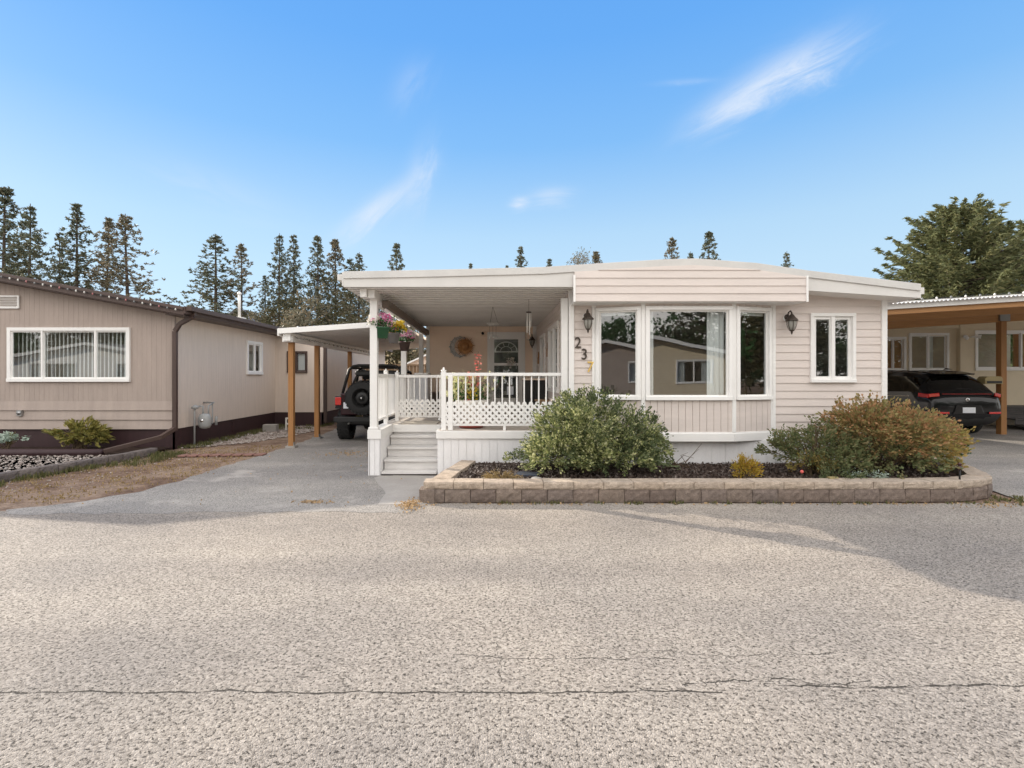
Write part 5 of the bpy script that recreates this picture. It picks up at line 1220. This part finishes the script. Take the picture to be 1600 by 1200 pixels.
o = leafcloud('door_flowers', L, .03, 'petal_w', aspect=.8, loc=(.55, 12.87, 1.9)); tag(o, 'white flower bunch hanging on the porch door handle', 'flowers')
# ================================================================ VEHICLES
def wheel(t, c, r, w, spokes=5, rim='steel', knob=0, side=1, rr=.62):
    """road wheel: axle along X"""
    b = MB(); b.lathe([(r*rr, -w/2), (r*.93, -w/2), (r, -w*.36), (r, w*.36), (r*.93, w/2), (r*rr, w/2), (r*rr, -w/2)], c, 36, 'x')
    if knob:
        for k in range(26):
            a = k*2*math.pi/26
            for sx in (-1, 1): b.beam((c[0]+sx*w*.18, c[1]+math.cos(a)*(r-.005), c[2]+math.sin(a)*(r-.005)), (c[0]+sx*w*.49, c[1]+math.cos(a+.05)*(r-.01), c[2]+math.sin(a+.05)*(r-.01)), .05, .03, up=(0, math.cos(a), math.sin(a)))
    o = obj('wheel', b, 'rubber', t); f = MB()
    f.lathe([(r*rr, -w*.45), (r*rr*.93, -w*.42), (r*rr*.88, w*.42), (r*rr, w*.45)], c, 30, 'x'); f.lathe([(.001, side*w*.30), (r*.14, side*w*.30), (r*.16, side*w*.2), (r*.16, 0), (.001, 0)], c, 16, 'x')
    for k in range(spokes):
        a = 2*math.pi*k/spokes+.2; f.beam((c[0]+side*w*.24, c[1]+math.cos(a)*r*.1, c[2]+math.sin(a)*r*.1), (c[0]+side*w*.32, c[1]+math.cos(a)*r*rr*.93, c[2]+math.sin(a)*r*rr*.93), r*.17, .03, up=(1, 0, 0))
    f.lathe([(.001, -side*w*.1), (r*rr*.9, -side*w*.1)], c, 24, 'x')
    obj('rim', f, rim, o); return o

# ---- black SUV (built nose to +Y, tail at y = 0, then placed)
sv = thing('parked_suv', (0, 0, 0), 'glossy black SUV parked tail out under the timber carport', 'car')
ST = [ # y, zbot, hw_low, hw_max, zmid, hw_belt, zbelt, hw_roof, zroof
 (0.02, .42, .70, .80, .62, .74, .80, .60, .84), (0.07, .32, .80, .90, .66, .84, .98, .68, 1.03), (0.16, .26, .86, .925, .70, .88, 1.06, .74, 1.16), (.30, .24, .88, .93, .72, .89, 1.08, .72, 1.34),
 (.50, .22, .89, .93, .74, .885, 1.09, .655, 1.555), (.75, .22, .89, .93, .75, .88, 1.08, .66, 1.62), (1.3, .22, .89, .925, .74, .87, 1.05, .67, 1.665), (2.0, .22, .89, .92, .72, .865, 1.02, .67, 1.675),
 (2.6, .22, .89, .92, .70, .86, 1.0, .655, 1.63), (3.05, .22, .89, .92, .70, .86, .99, .62, 1.45), (3.5, .22, .89, .92, .70, .85, .98, .66, 1.10), (4.0, .24, .88, .91, .68, .82, .90, .64, 1.00), (4.45, .30, .80, .84, .62, .72, .78, .58, .90), (4.6, .40, .60, .66, .56, .60, .68, .50, .76)]
vs = []; fs = []; mi = []
NR = 16
for (y, zb, hl, hm, zm, hb, zbl, hr, zr) in ST:
    half = [(0, zb), (hl*.75, zb), (hl, zb+.10), (hm, zm-.12), (hm, zm+.06), (hb, zbl), (hr+.015, zr-.045), (hr*.72, zr), (0, zr+.012)]
    ring = half + [(-x, z) for x, z in half[-2:0:-1]]
    vs += [(x, y, z) for x, z in ring]
NR = len(ring)
for j in range(len(ST)-1):
    y0 = ST[j][0]
    for i in range(NR):
        fs.append((j*NR+i, j*NR+(i+1) % NR, (j+1)*NR+(i+1) % NR, (j+1)*NR+i)); m = 0
        side = min(i, NR-1-i)
        if side == 5 and .5 <= y0 < 3.4: m = 1 if y0 < 3.0 else 1
        if side in (6, 7) and .16 <= y0 < .5: m = 2
        if side in (6, 7) and 3.0 <= y0 < 3.5: m = 4
        if side in (0, 1, 2): m = 3
        mi.append(m)
fs.append(tuple(range(NR-1, -1, -1))); mi.append(0); fs.append(tuple((len(ST)-1)*NR+i for i in range(NR))); mi.append(0)
def smooth_split(vs, fs, mi, names, mats, parent, cutters=(), levels=2):
    me = bpy.data.meshes.new('tmp'); me.from_pydata(vs, [], fs)
    for p, m in zip(me.polygons, mi): p.material_index = m
    mm = [K[x] for x in mats]+[K['black']]
    for x in mm: me.materials.append(x)
    b = bmesh.new(); b.from_mesh(me); bmesh.ops.recalc_face_normals(b, faces=b.faces); b.to_mesh(me); b.free()
    o = bpy.data.objects.new('tmp', me); COL.objects.link(o); s_ = o.modifiers.new('s', 'SUBSURF'); s_.levels = levels; s_.render_levels = levels
    cs = []
    for (c, r, w) in cutters:
        cm_ = MB(); cm_.lathe([(.0001, -w/2), (r, -w/2), (r, w/2), (.0001, w/2)], c, 40, 'x', mi=0); A = bpy.data.meshes.new('c'); A.from_pydata(cm_.v, [], cm_.f)
        bb_ = bmesh.new(); bb_.from_mesh(A); bmesh.ops.remove_doubles(bb_, verts=bb_.verts, dist=.001); bmesh.ops.recalc_face_normals(bb_, faces=bb_.faces); bb_.to_mesh(A); bb_.free()
        A.materials.append(K['black']); co = bpy.data.objects.new('c', A); COL.objects.link(co); cs.append(co)
        md = o.modifiers.new('b', 'BOOLEAN'); md.operation = 'DIFFERENCE'; md.object = co; md.solver = 'EXACT'
    dg_ = bpy.context.evaluated_depsgraph_get(); dg_.update(); res = bpy.data.meshes.new_from_object(o.evaluated_get(dg_))
    bpy.data.objects.remove(o)
    for c_ in cs: bpy.data.objects.remove(c_)
    out = []
    mslot = [x.name if x else '' for x in res.materials]
    for k, nm in enumerate(names):
        b = bmesh.new(); b.from_mesh(res)
        nmat = K[mats[k]].name
        want = [f for f in b.faces if (f.material_index == k or (k == 0 and f.material_index >= len(names)))]
        keep = set(want); bmesh.ops.delete(b, geom=[f for f in b.faces if f not in keep], context='FACES')
        m2 = bpy.data.meshes.new(nm); 
        for f in b.faces: f.smooth = True; f.material_index = 0 if f.material_index == k else 1
        b.to_mesh(m2); b.free(); out.append(link(nm, m2, [mats[k], 'black'], parent))
    return out
AX = .86
cut = [((s_*.86, y, .35), .40, .52) for s_ in (-1, 1) for y in (AX, AX+2.75)]
body = smooth_split(vs, fs, mi, ['body', 'side_glass', 'rear_glass', 'lower_cladding', 'windscreen'], ['blackpaint', 'carglass', 'carglass', 'black', 'carglass'], sv, cut)
K['cabin'] = M('dark_cabin', (.012, .012, .012), .8)
b = MB(); b.box(-.6, .6, .7, 3.0, .5, 1.0); b.box(-.55, .55, .75, .95, .9, 1.35); b.box(-.55, -.1, 1.9, 2.1, .9, 1.4); b.box(.1, .55, 1.9, 2.1, .9, 1.4); obj('seats', b, 'cabin', sv, bev=.04)
for s_ in (-1, 1):
    for y in (AX, AX+2.75): wheel(sv, (s_*.80, y, .345), .345, .225, 5, 'steel', side=s_)
    b = MB(); b.beam((s_*.905, .13, 1.02), (s_*.928, .40, 1.045), .03, .10); b.beam((s_*.70, .05, 1.06), (s_*.91, .13, 1.03), .04, .085); obj('tail_light', b, 'redb', sv, bev=.012)
    b = MB(); b.beam((s_*.50, -.005, .60), (s_*.86, .06, .60), .02, .05); obj('reflector', b, 'redb', sv, bev=.006)
    b = MB(); b.tube([(s_*.92, 3.02, 1.06), (s_*1.0, 3.0, 1.08)], .02, 6); b.sphere((s_*1.02, 3.0, 1.10), .10, 10, sz=.75); obj('wing_mirror', b, 'blackpaint', sv)
    b = MB(); b.beam((s_*.89, .72, 1.0), (s_*.895, 3.3, .945), .012, .018); obj('window_trim', b, 'chrome', sv)
    b = MB(); b.beam((s_*.935, 1.9, .90), (s_*.935, 2.1, .90), .02, .03); b.beam((s_*.935, 2.75, .88), (s_*.935, 2.95, .88), .02, .03); obj('door_handle', b, 'blackpaint', sv, bev=.006)
    b = MB(); b.tube([(s_*.54, .85, 1.64), (s_*.55, 1.3, 1.675), (s_*.55, 2.3, 1.68), (s_*.54, 2.6, 1.64)], .014, 8); obj('roof_rail', b, 'black', sv)
b = MB(); b.beam((-.62, .06, 1.075), (.62, .06, 1.075), .02, .014); obj('light_bar', b, 'red', sv)
b = MB(); b.prism([(.36, 1.585), (.74, 1.65), (.74, 1.62), (.42, 1.56)], -.53, .53, ax='x'); obj('spoiler', b, 'blackpaint', sv, bev=.012)
b = MB(); b.box(-.16, .16, -.006, .012, .60, .74); po = obj('licence_plate', b, 'plate', sv, bev=.004)
b = MB(); b.prism([(-.40, .56), (.40, .56), (.30, .80), (-.30, .80)], .0, .03); obj('plate_panel', b, 'blackpaint', sv, bev=.01)
b = MB(); b.lathe([(.03, -.012), (.052, -.012), (.052, .0), (.03, .0), (.03, -.012)], (0, .045, .93), 18, 'y')
for a in (60, 90, 120): b.beam((-.02+(a-90)*.0004, .035, .91), (.0+(a-90)*.0009, .035, .955), .008, .01)
obj('badge', b, 'chrome', sv)
b = MB(); b.tube([(-.3, .02, 1.22), (.28, .20, 1.19)], .008, 6); b.tube([(0, .2, 1.14), (-.45, .235, 1.18)], .007, 6); obj('wiper', b, 'black', sv)
b = MB(); b.prism([(.45, 1.70), (.70, 1.69), (.62, 1.74)], -.015, .015, ax='x'); obj('antenna', b, 'black', sv)
sv.location = (12.02, 12.35, 0)

# ---- open-top off-road vehicle
jp = thing('parked_off_roader', (0, 0, 0), 'dark open top off-road vehicle with roll bars and rear spare wheel in the left driveway', 'car')
K['jbody'] = carpaint('dark_maroon_paint', (.030, .010, .014))
b = MB(); b.prism([(.0, .62), (.0, 1.13), (1.05, 1.13), (1.10, .98), (1.75, .98), (1.85, 1.10), (2.1, 1.12), (3.35, 1.04), (3.45, .95), (3.45, .62)], -.72, .72, ax='x'); obj('body', b, 'jbody', jp, bev=.03)
for s_ in (-1, 1):
    for y in (.62, 3.0):
        b = MB(); b.prism([(y-.46, .78), (y-.30, .95), (y+.30, .95), (y+.50, .72), (y+.47, .70), (y+.27, .90), (y-.27, .90), (y-.43, .76)], s_*.68, s_*.90, ax='x'); obj('fender_flare', b, 'black', jp, bev=.012)
        wheel(jp, (s_*.75, y, .375), .375, .27, 5, 'black', knob=1, side=s_)
    b = MB(); b.box(s_*.76-.07, s_*.76+.07, -.045, .02, .86, 1.04); obj('tail_light', b, 'redb', jp, bev=.012)
    b = MB(); b.box(s_*.76-.085, s_*.76+.085, -.01, .03, .84, 1.06); obj('light_housing', b, 'black', jp, bev=.01)
    b = MB(); b.tube([(s_*.86, 2.0, 1.15), (s_*1.0, 1.98, 1.18)], .012, 6); b.box(s_*1.0-.07, s_*1.0+.07, 1.95, 1.99, 1.12, 1.28); obj('wing_mirror', b, 'black', jp, bev=.01)
b = MB(); b.box(-.82, .82, -.19, -.06, .48, .60); b.box(-.6, .6, -.06, .1, .42, .55); obj('rear_bumper', b, 'black', jp, bev=.015)
b = MB()
b.tube([(-.70, .12, 1.13), (-.60, .30, 1.68), (-.52, .33, 1.75), (-.4, .34, 1.775), (.4, .34, 1.775), (.52, .33, 1.75), (.60, .30, 1.68), (.70, .12, 1.13)], .034, 10)
b.tube([(-.66, 1.05, 1.1), (-.60, 1.1, 1.66), (-.5, 1.1, 1.74), (.5, 1.1, 1.74), (.60, 1.1, 1.66), (.66, 1.05, 1.1)], .034, 10)
for s_ in (-1, 1):
    b.tube([(s_*.56, .34, 1.72), (s_*.56, 1.1, 1.72), (s_*.58, 2.0, 1.62)], .03, 8); b.tube([(s_*.62, 1.08, 1.55), (s_*.64, .35, 1.10)], .028, 8)
b.tube([(-.5, .5, 1.60), (.5, .5, 1.60)], .05, 8)
obj('roll_bar', b, 'black', jp)
b = MB(); b.box(-.45, .50, .28, .40, 1.52, 1.66); obj('folded_top', b, 'black', jp, bev=.04)
b = MB(); z0_, z1_ = 1.10, 1.62
b.beam((-.68, 1.95, z0_), (-.60, 2.1-.25, z1_), .06, .05); b.beam((.68, 1.95, z0_), (.60, 1.85, z1_), .06, .05); b.beam((-.62, 1.85, z1_), (.62, 1.85, z1_), .06, .05); wf = obj('windscreen_frame', b, 'jbody', jp, bev=.01)
b = MB(); b.quad((-.66, 1.95, 1.12), (.66, 1.95, 1.12), (.59, 1.86, 1.6), (-.59, 1.86, 1.6)); obj('windscreen', b, 'glass2', jp, fix=False)
for x in (-.34, .34):
    b = MB(); b.box(x-.22, x+.22, .95, 1.35, .85, 1.05); b.box(x-.22, x+.22, .90, 1.02, 1.0, 1.42); b.box(x-.12, x+.12, .92, 1.0, 1.44, 1.60); obj('seat', b, 'cabin', jp, bev=.04)
b = MB(); b.lathe([(.18, .02), (.20, 0), (.18, -.02), (.18, .02)], (-.34, 1.6, 1.18), 20, 'y'); obj('steering_wheel', b, 'black', jp)
# spare wheel, axle along Y
b = MB(); r, w, c = .375, .26, (-.15, -.20, 1.03)
b.lathe([(.22, -w/2), (.34, -w/2), (.375, -w*.3), (.375, w*.3), (.34, w/2), (.22, w/2)], c, 40, 'y')
for k in range(28):
    a = k*2*math.pi/28
    for sy in (-1, 1): b.beam((c[0]+math.cos(a)*.37, c[1]+sy*w*.16, c[2]+math.sin(a)*.37), (c[0]+math.cos(a+.05)*.362, c[1]+sy*w*.47, c[2]+math.sin(a+.05)*.362), .05, .03, up=(math.cos(a), 0, math.sin(a)))
spw = obj('spare_wheel', b, 'rubber', jp)
b = MB(); b.lathe([(.235, -.10), (.215, -.09), (.20, 0), (.001, 0)], c, 30, 'y'); b.lathe([(.15, -.02), (.15, -.07), (.11, -.085), (.05, -.085), (.05, -.11), (.001, -.11)], c, 24, 'y')
for k in range(8): a = k*math.pi/4; b.tube([(c[0]+.17*math.cos(a), c[1], c[2]+.17*math.sin(a)), (c[0]+.17*math.cos(a), c[1]-.03, c[2]+.17*math.sin(a))], .022, 10)
obj('rim', b, 'black', spw)
b = MB(); b.sphere((c[0], c[1]-.12, c[2]), .028, 8); obj('hub_cap', b, 'chrome', spw)
b = MB(); b.box(-.64, -.36, -.035, -.02, .78, .92); obj('licence_plate', b, 'plate', jp, bev=.004)
b = MB(); b.tube([(-.5, .1, .5), (-.5, -.12, .44)], .025, 8); obj('exhaust', b, 'steel', jp)
b = MB(); b.tube([(-.72, .62, .375), (.72, .62, .375)], .05, 8); b.sphere((.05, .62, .375), .13, 10); obj('axle', b, 'black', jp)
jp.location = (-2.72, 11.35, 0)

# ================================================================ TREES
def ztree(x, y): return hz(x, y)-.05
def make_pine(h, seed, spread=.17, bare=.22, dens=1.0, mat='pine', gaps=.25, trunk=.011):
    rr = random.Random(seed)
    t = bpy.data.objects.new('pine_tree', None); COL.objects.link(t)
    b = MB(); pts = []; lean = rr.uniform(-.02, .02); lx = lambda z: lean*z+.1*math.sin(z*.35+seed)
    b.tube([(lx(h*k/8), 0, h*k/8) for k in range(9)], [h*trunk*(1-k/8.3)+.02 for k in range(9)], 8)
    P = []; D = []; z = h*bare; 
    while z < h*.985:
        f = (z/h-bare)/(1-bare); prof = (1-f)**.95*(.62+.38*min(1, f*4+.2)); nb = rr.choice((3, 4, 5)); a0 = rr.uniform(0, 6.28)
        for k in range(nb):
            if rr.random() < gaps*(1-f*.6): continue
            a = a0+k*6.28/nb+rr.uniform(-.4, .4); L = h*spread*prof*rr.uniform(.55, 1.3)+.08; up = rr.uniform(-.25, .22)+.4*f
            p0 = Vector((lx(z), 0, z)); p1 = p0+Vector((math.cos(a), math.sin(a), up*.6))*L*.5; p2 = p0+Vector((math.cos(a)*1.0, math.sin(a)*1.0, up+.12))*L
            b.tube([p0, p1, p2], [h*.0022*(1-f)+.008, .010, .004], 4, caps=False)
            ncl = max(3, int(L*4.6*dens))
            for c in range(ncl):
                s_ = rr.uniform(.35, 1.05) if c else 1.0; q = p0.lerp(p1, s_*2) if s_ < .5 else p1.lerp(p2, s_*2-1)
                q = q+Vector((rr.gauss(0, .24), rr.gauss(0, .24), rr.gauss(0, .17)))*min(1, L*.5+.1)
                for m_ in range(10):
                    d = Vector((rr.gauss(0, 1), rr.gauss(0, 1), rr.gauss(.35, .8))).normalized(); l = rr.uniform(.06, .22)
                    P.append(tuple(q+d*l*.7)); D.append(tuple(d))
        z += h*rr.uniform(.015, .027)
    tr = MB(); obj('trunk', b, 'bark', t)
    leafcloud('crown', P, .12, mat, t, aspect=.36, dirs=D, jit=.4)
    return t
def make_bare(h, seed):
    rr = random.Random(seed); t = bpy.data.objects.new('bare_tree', None); COL.objects.link(t); b = MB(); P = []
    def grow(p, d, l, r, lv):
        q = p+d*l; b.tube([p, p.lerp(q, .5)+Vector((rr.gauss(0, .05), rr.gauss(0, .05), 0))*l*.3, q], [r, r*.8, r*.6], 4 if lv > 1 else 7, caps=False)
        if lv >= 5:
            P.extend([tuple(q+Vector((rr.gauss(0, .2), rr.gauss(0, .2), rr.gauss(0, .2)))) for _ in range(5)]); return
        for k in range(3 if lv > 0 else 4):
            nd = (d+Vector((rr.uniform(-.75, .75), rr.uniform(-.75, .75), rr.uniform(-.1, .45)))).normalized(); grow(q, nd, l*rr.uniform(.55, .78), r*.55, lv+1)
    grow(Vector((0, 0, 0)), Vector((0, 0, 1)), h*.33, h*.011, 0)
    obj('trunk', b, 'bark', t); leafcloud('crown', P, .09, 'pine2', t, aspect=.5); return t
protoH = 14.0
protos = [make_pine(protoH, 3, .17, .20, 1.15, 'pine', .2), make_pine(protoH, 8, .15, .30, .9, 'pine2', .38), make_pine(protoH, 21, .20, .18, 1.3, 'pine', .15), make_pine(protoH, 33, .13, .25, 1.0, 'pine', .3), make_pine(protoH, 47, .19, .35, .8, 'pine2', .42), make_pine(protoH, 61, .18, .15, 1.2, 'pine', .3), make_pine(protoH, 75, .16, .28, 1.1, 'pine2', .25), make_pine(protoH, 90, .21, .22, 1.0, 'pine', .4)]
used = set()
GR = 'ponderosa pines standing behind the homes'
def place(kind, px, topy, D, label, ws=1.0):
    x = (px-765)*D/770; z0 = ztree(x, D); top = 1.52+(588-topy)*D/770; s_ = (top-z0)/protoH
    src = protos[kind]; o = src if kind not in used else copy_tree(src); used.add(kind)
    o.location = (x, D, z0); o.scale = (s_*ws*1.22, s_*ws*1.22, s_); o.rotation_euler = (0, 0, rnd.uniform(0, 6.28)); tag(o, label, 'pine tree', GR); return o
PINES = [
 (2, 10, 293, 40, 'tall dense pine at the far left edge above the brown roof', 1.05), (0, 48, 318, 44, 'pine just right of the tall left edge pine', .95),
 (3, 92, 362, 47, 'slim short pine left of the tallest pointed one above the brown roof', .8), (3, 120, 318, 45, 'pointed pine with bare lower trunk above the brown roof', 1.0),
 (0, 168, 340, 46, 'left of the two crowded pines above the roof slope', .85), (4, 196, 334, 45, 'right of the two crowded pines above the roof slope', 1.1), 
 (4, 336, 366, 46, 'sparse spreading pine beside the white flue pipe', 1.25), (1, 374, 379, 48, 'sparse pine right behind the white flue pipe', 1.0),
 (3, 414, 430, 52, 'short thin pine between the flue pair and the dark clump', .9), (0, 437, 364, 46, 'left pine of the slim pair above the white carport end', .85), (1, 458, 366, 47, 'right pine of the slim pair above the white carport end', .8),
 (2, 495, 368, 45, 'dense dark pine in the middle of the clump left of the porch roof', .8), (3, 524, 374, 46, 'narrow pine right of the dense dark one', 1.0),
 (0, 562, 394, 48, 'short round topped pine touching the porch roof corner', .95), (3, 545, 402, 50, 'low pine between the narrow one and the round topped one', .9),
 (2, 620, 380, 50, 'dense single pine above the left end of the porch roof', .8), (3, 735, 411, 60, 'tiny pine tip above the porch roof', .8),
 (3, 793, 414, 60, 'tiny sprig left of the small pine above the porch roof', .7), (0, 814, 384, 56, 'small dark pine above the middle of the porch roof', .8),
 (3, 858, 404, 58, 'short pine left of the bare branched tree', .8), (1, 930, 393, 56, 'short brownish pine right of the bare branched tree', .9),
 (1, 1052, 369, 55, 'thin pine near the roof peak, left one', .8), (3, 1080, 392, 58, 'tiny pine tip at the roof peak', .6), (2, 1108, 361, 54, 'dark full pine just right of the roof peak', .8),
 (0, 1230, 392, 57, 'lone small pine above the right roof slope', .7)]
for i_, (k, px_, ty_, D_, lb, w_) in enumerate(PINES): place(k if i_ % 2 else (k, 5, 6, 7)[(i_//2) % 4], px_, ty_, D_, lb, w_)
for k_, o_p in enumerate(protos):
    if k_ not in used: place(k_, -60-40*k_, 360, 50, 'pine beyond the left edge of the picture, '+['first', 'second', 'third', 'fourth', 'fifth', 'sixth', 'seventh', 'eighth'][k_]+' out')
bt_ = make_bare(12, 5); D_ = 54; x_ = (893-765)*D_/770; bt_.location = (x_, D_, ztree(x_, D_)); s_ = (1.52+(588-367)*D_/770-ztree(x_, D_))/12.6; bt_.scale = (s_*.8, s_*.8, s_); tag(bt_, 'nearly bare branched tree above the porch roof', 'tree')
# understorey behind the carport
def bush(loc, r, h, n, mat, label, name='brush_bush'):
    t = thing(name, loc, label, 'bush', 'bushes below the pines'); P = []
    L = Vector(loc); b = MB()
    for k in range(5): a = rnd.uniform(0, 6.28); b.tube([(L.x, L.y, L.z), (L.x+r*.5*math.cos(a), L.y+r*.5*math.sin(a), L.z+h*.7)], [.06, .02], 5)
    obj('stem', b, 'bark', t)
    for c in range(n//22):
        a, ph = rnd.uniform(0, 6.28), math.acos(rnd.uniform(-.2, 1)); q = rnd.uniform(.5, 1.05)
        base = (L.x+r*q*math.sin(ph)*math.cos(a), L.y+r*q*math.sin(ph)*math.sin(a), L.z+h*.35+h*.6*q*math.cos(ph))
        P += [(base[0]+rnd.gauss(0, .25), base[1]+rnd.gauss(0, .25), max(L.z, base[2]+rnd.gauss(0, .2))) for _ in range(22)]
    leafcloud('crown', P, .13, mat, t, aspect=.5)
for i, (px_, ty_, D_, r) in enumerate([(415, 478, 44, 2.0), (452, 452, 43, 2.4), (490, 440, 42, 2.6), (528, 448, 42, 2.4), (566, 455, 43, 2.6), (604, 462, 43, 2.4), (470, 478, 37, 2.0), (545, 480, 37, 2.0), (640, 480, 44, 2.2)]):
    x = (px_-765)*D_/770; z = ztree(x, D_); h = 1.52+(588-ty_)*D_/770-z
    bush((x, D_, z), r, h, 2600, 'brush' if i % 2 else 'pine2', ['olive bush', 'dark bush'][i % 2]+' number '[:0]+' below the pines, '+['left end of the row', 'second from the left end', 'beneath the dense dark pine', 'beneath the narrow pine', 'beneath the round topped pine', 'behind the porch post top', 'nearer low one on the left', 'nearer low one on the right', 'right end seen through the porch'][i])
# spruces on the right
def spruce(loc, h, rad, seed, label, n=150, size=.12, mat='spruce'):
    rr = random.Random(seed); t = thing('spruce_tree', loc, label, 'spruce tree'); L = Vector(loc); b = MB(); P = []; D = []
    b.tube([L, L+Vector((0, 0, h*.5)), L+Vector((0, 0, h*.98))], [h*.022, h*.014, .03], 8)
    for i in range(n):
        f = (i+rr.random())/n; z = h*(.06+.93*f); a = i*2.399+rr.uniform(-.4, .4)
        Lb = rad*((1-f)**.62)*rr.uniform(.72, 1.16)+.25; up = rr.uniform(.05, .30)+.5*f
        p0 = L+Vector((0, 0, z)); dr_ = Vector((math.cos(a), math.sin(a), 0)); sd_ = Vector((-math.sin(a), math.cos(a), 0))
        pt = lambda s_: p0+dr_*Lb*s_+Vector((0, 0, Lb*(up*s_*s_-.10*s_)))
        b.tube([pt(0), pt(.5), pt(1)], [.05*(1-f)+.015, .025, .008], 4, caps=False)
        ns = int(6+Lb*6.5)
        for k in range(ns):
            s_ = .25+.8*(k+rr.random())/ns; w = Lb*.30*(1.12-s_)*rr.uniform(.3, 1.2)*rr.choice((-1, 1)); tip = pt(min(1, s_))+sd_*w+dr_*abs(w)*.7+Vector((0, 0, -abs(w)*.10))
            base = pt(min(1, s_))
            for m_ in range(10):
                u_ = rr.random(); q = base.lerp(tip, u_)+Vector((rr.gauss(0, .045), rr.gauss(0, .045), rr.gauss(-.02, .035))); d = (tip-base).normalized()+dr_*.5+Vector((0, 0, rr.uniform(-.3, .5)))
                P.append(tuple(q)); D.append(tuple(d.normalized()))
    obj('trunk', b, 'bark', t); leafcloud('crown', P, size, mat, t, aspect=.22, dirs=D, jit=.4)
spruce((24.6, 26, 0), 10.45, 5.4, 4, 'large wide spruce lit by sun behind the timber carport', 330, .14)
spruce((31.5, 28, 0), 10.4, 5.6, 9, 'second large spruce cut by the right edge of the picture', 300, .14)
spruce((20.5, 27, 0), 5.2, 3.2, 14, 'lower spruce in front of the large one, just above the carport edge', 110, .14)
D_ = 60; protoz = None
# ================================================================ ACROSS THE STREET (behind the camera: seen in the windows, and it shades)
def simple_home(loc, w, d, h, label, rid=.9, wallm='cream', roofm='greyroof', cp_=True):
    t = thing('street_home', loc, label, 'mobile home'); x, y, _ = loc; b = MB()
    T_ = frame((0, y, 0), (1, 0, 0), (0, 1, 0)); hs = [(x-w*.32, x-w*.08, 1.2, 2.3), (x+w*.15, x+w*.35, 1.2, 2.3)]
    wall(b, [(x-w/2, 0), (x+w/2, 0), (x+w/2, h), (x, h+rid), (x-w/2, h)], hs, T_, 'lap', .15, .014)
    b.box(x-w/2, x-w/2+.05, y-d, y-.06, 0, h); b.box(x+w/2-.05, x+w/2, y-d, y-.06, 0, h); obj('wall', b, wallm, t)
    b = MB(); e = .35; b.prism([(x-w/2-e, h-.05), (x, h+rid+.05), (x+w/2+e, h-.05), (x+w/2+e, h-.2), (x, h+rid-.1), (x-w/2-e, h-.2)], y-d, y+.4); obj('roof', b, roofm, t)
    b = MB(); b.prism([(x-w/2-e, h-.04), (x, h+rid+.06), (x+w/2+e, h-.04), (x+w/2+e, h-.22), (x, h+rid-.12), (x-w/2-e, h-.22)], y+.4, y+.43); obj('fascia', b, 'trim', t)
    for a0, a1, z0_, z1_ in hs: window(t, frame((a0-.05, y+.015, z0_-.05), (1, 0, 0), (0, 1, 0)), a1-a0+.1, z1_-z0_+.1, 'window', cols=(1, 1), inside=[('curtain', 0, .25), ('curtain', .75, 1)])
simple_home((8.0, -10, 0), 9, 14, 2.6, 'cream home across the street reflected in the bay window')
simple_home((-24, -9, 0), 11, 14, 2.6, 'white home across the street reflected in the wide white window', .9, 'trim')
simple_home((-5.5, -12, 0), 8, 14, 2.6, 'beige home across the street behind the viewer', .9, 'beige', 'shingle')
for i, (x, y, h, kd, lb) in enumerate([(1, -19, 13, 2, 'pine across the street behind the beige home'), (13.5, -14, 12, 2, 'pine across the street right of the cream home'), (4, -24, 15, 0, 'taller pine across the street behind the cream home'), (19, -17, 14, 2, 'wide pine across the street at the far right'), (-14, -20, 14, 0, 'pine across the street between two homes'), (-33, -20, 13, 2, 'pine across the street at the far left')]):
    o = copy_tree(protos[kd]); s_ = h/protoH; o.location = (x, y, 0); o.scale = (s_*1.5, s_*1.5, s_); tag(o, lb, 'pine tree', 'pines across the street')

# leafy tree belt across the street: the dark mass the windows reflect
def broad_tree(loc, r, h, seed, label, n=5200):
    rr = random.Random(seed); t = thing('leafy_tree', loc, label, 'tree', 'leafy trees across the street'); L = Vector(loc); b = MB(); P = []
    b.tube([L, L+Vector((0, 0, h*.5)), L+Vector((.1, 0, h*.85))], [.22, .15, .04], 8)
    for k in range(9):
        a = rr.uniform(0, 6.28); b.tube([L+Vector((0, 0, h*.25)), L+Vector((math.cos(a)*r*.5, math.sin(a)*r*.5, h*rr.uniform(.4, .8)))], [.09, .03], 5)
    for c in range(n//26):
        a, ph = rr.uniform(0, 6.28), math.acos(rr.uniform(-1, 1)); q = rr.uniform(.35, 1.05); x = q*math.sin(ph)
        B_ = (L.x+r*x*math.cos(a), L.y+r*x*math.sin(a), L.z+h*.52+h*.48*q*math.cos(ph))
        P += [(B_[0]+rr.gauss(0, .28), B_[1]+rr.gauss(0, .28), max(.1, B_[2]+rr.gauss(0, .25))) for _ in range(26)]
    obj('trunk', b, 'bark', t); leafcloud('crown', P, .17, 'fruitleaf' if seed % 3 else 'brush', t, aspect=.6)
for i in range(20):
    x = -62+i*7.2; h = 5.8+(i*37 % 5)*.5
    broad_tree((x, -27-(i*13 % 4), 0), 4.6, h, i, ('bushy' if i % 2 else 'rounded')+' green tree in the row across the street, '+['1st','2nd','3rd','4th','5th','6th','7th','8th','9th','10th','11th','12th','13th','14th','15th','16th','17th','18th','19th','20th'][i]+' from the west end')

for i, (x, y, h) in enumerate([(21, -6, 6.5), (27, -9, 7.5), (34, -7, 7.0), (43, -11, 8.5), (56, -9, 8.5)]):
    broad_tree((x, y, 0), 3.4, h, 40+i, ['nearest', 'second', 'third', 'fourth', 'farthest'][i]+' of the leafy trees along the far kerb to the right', 4200)
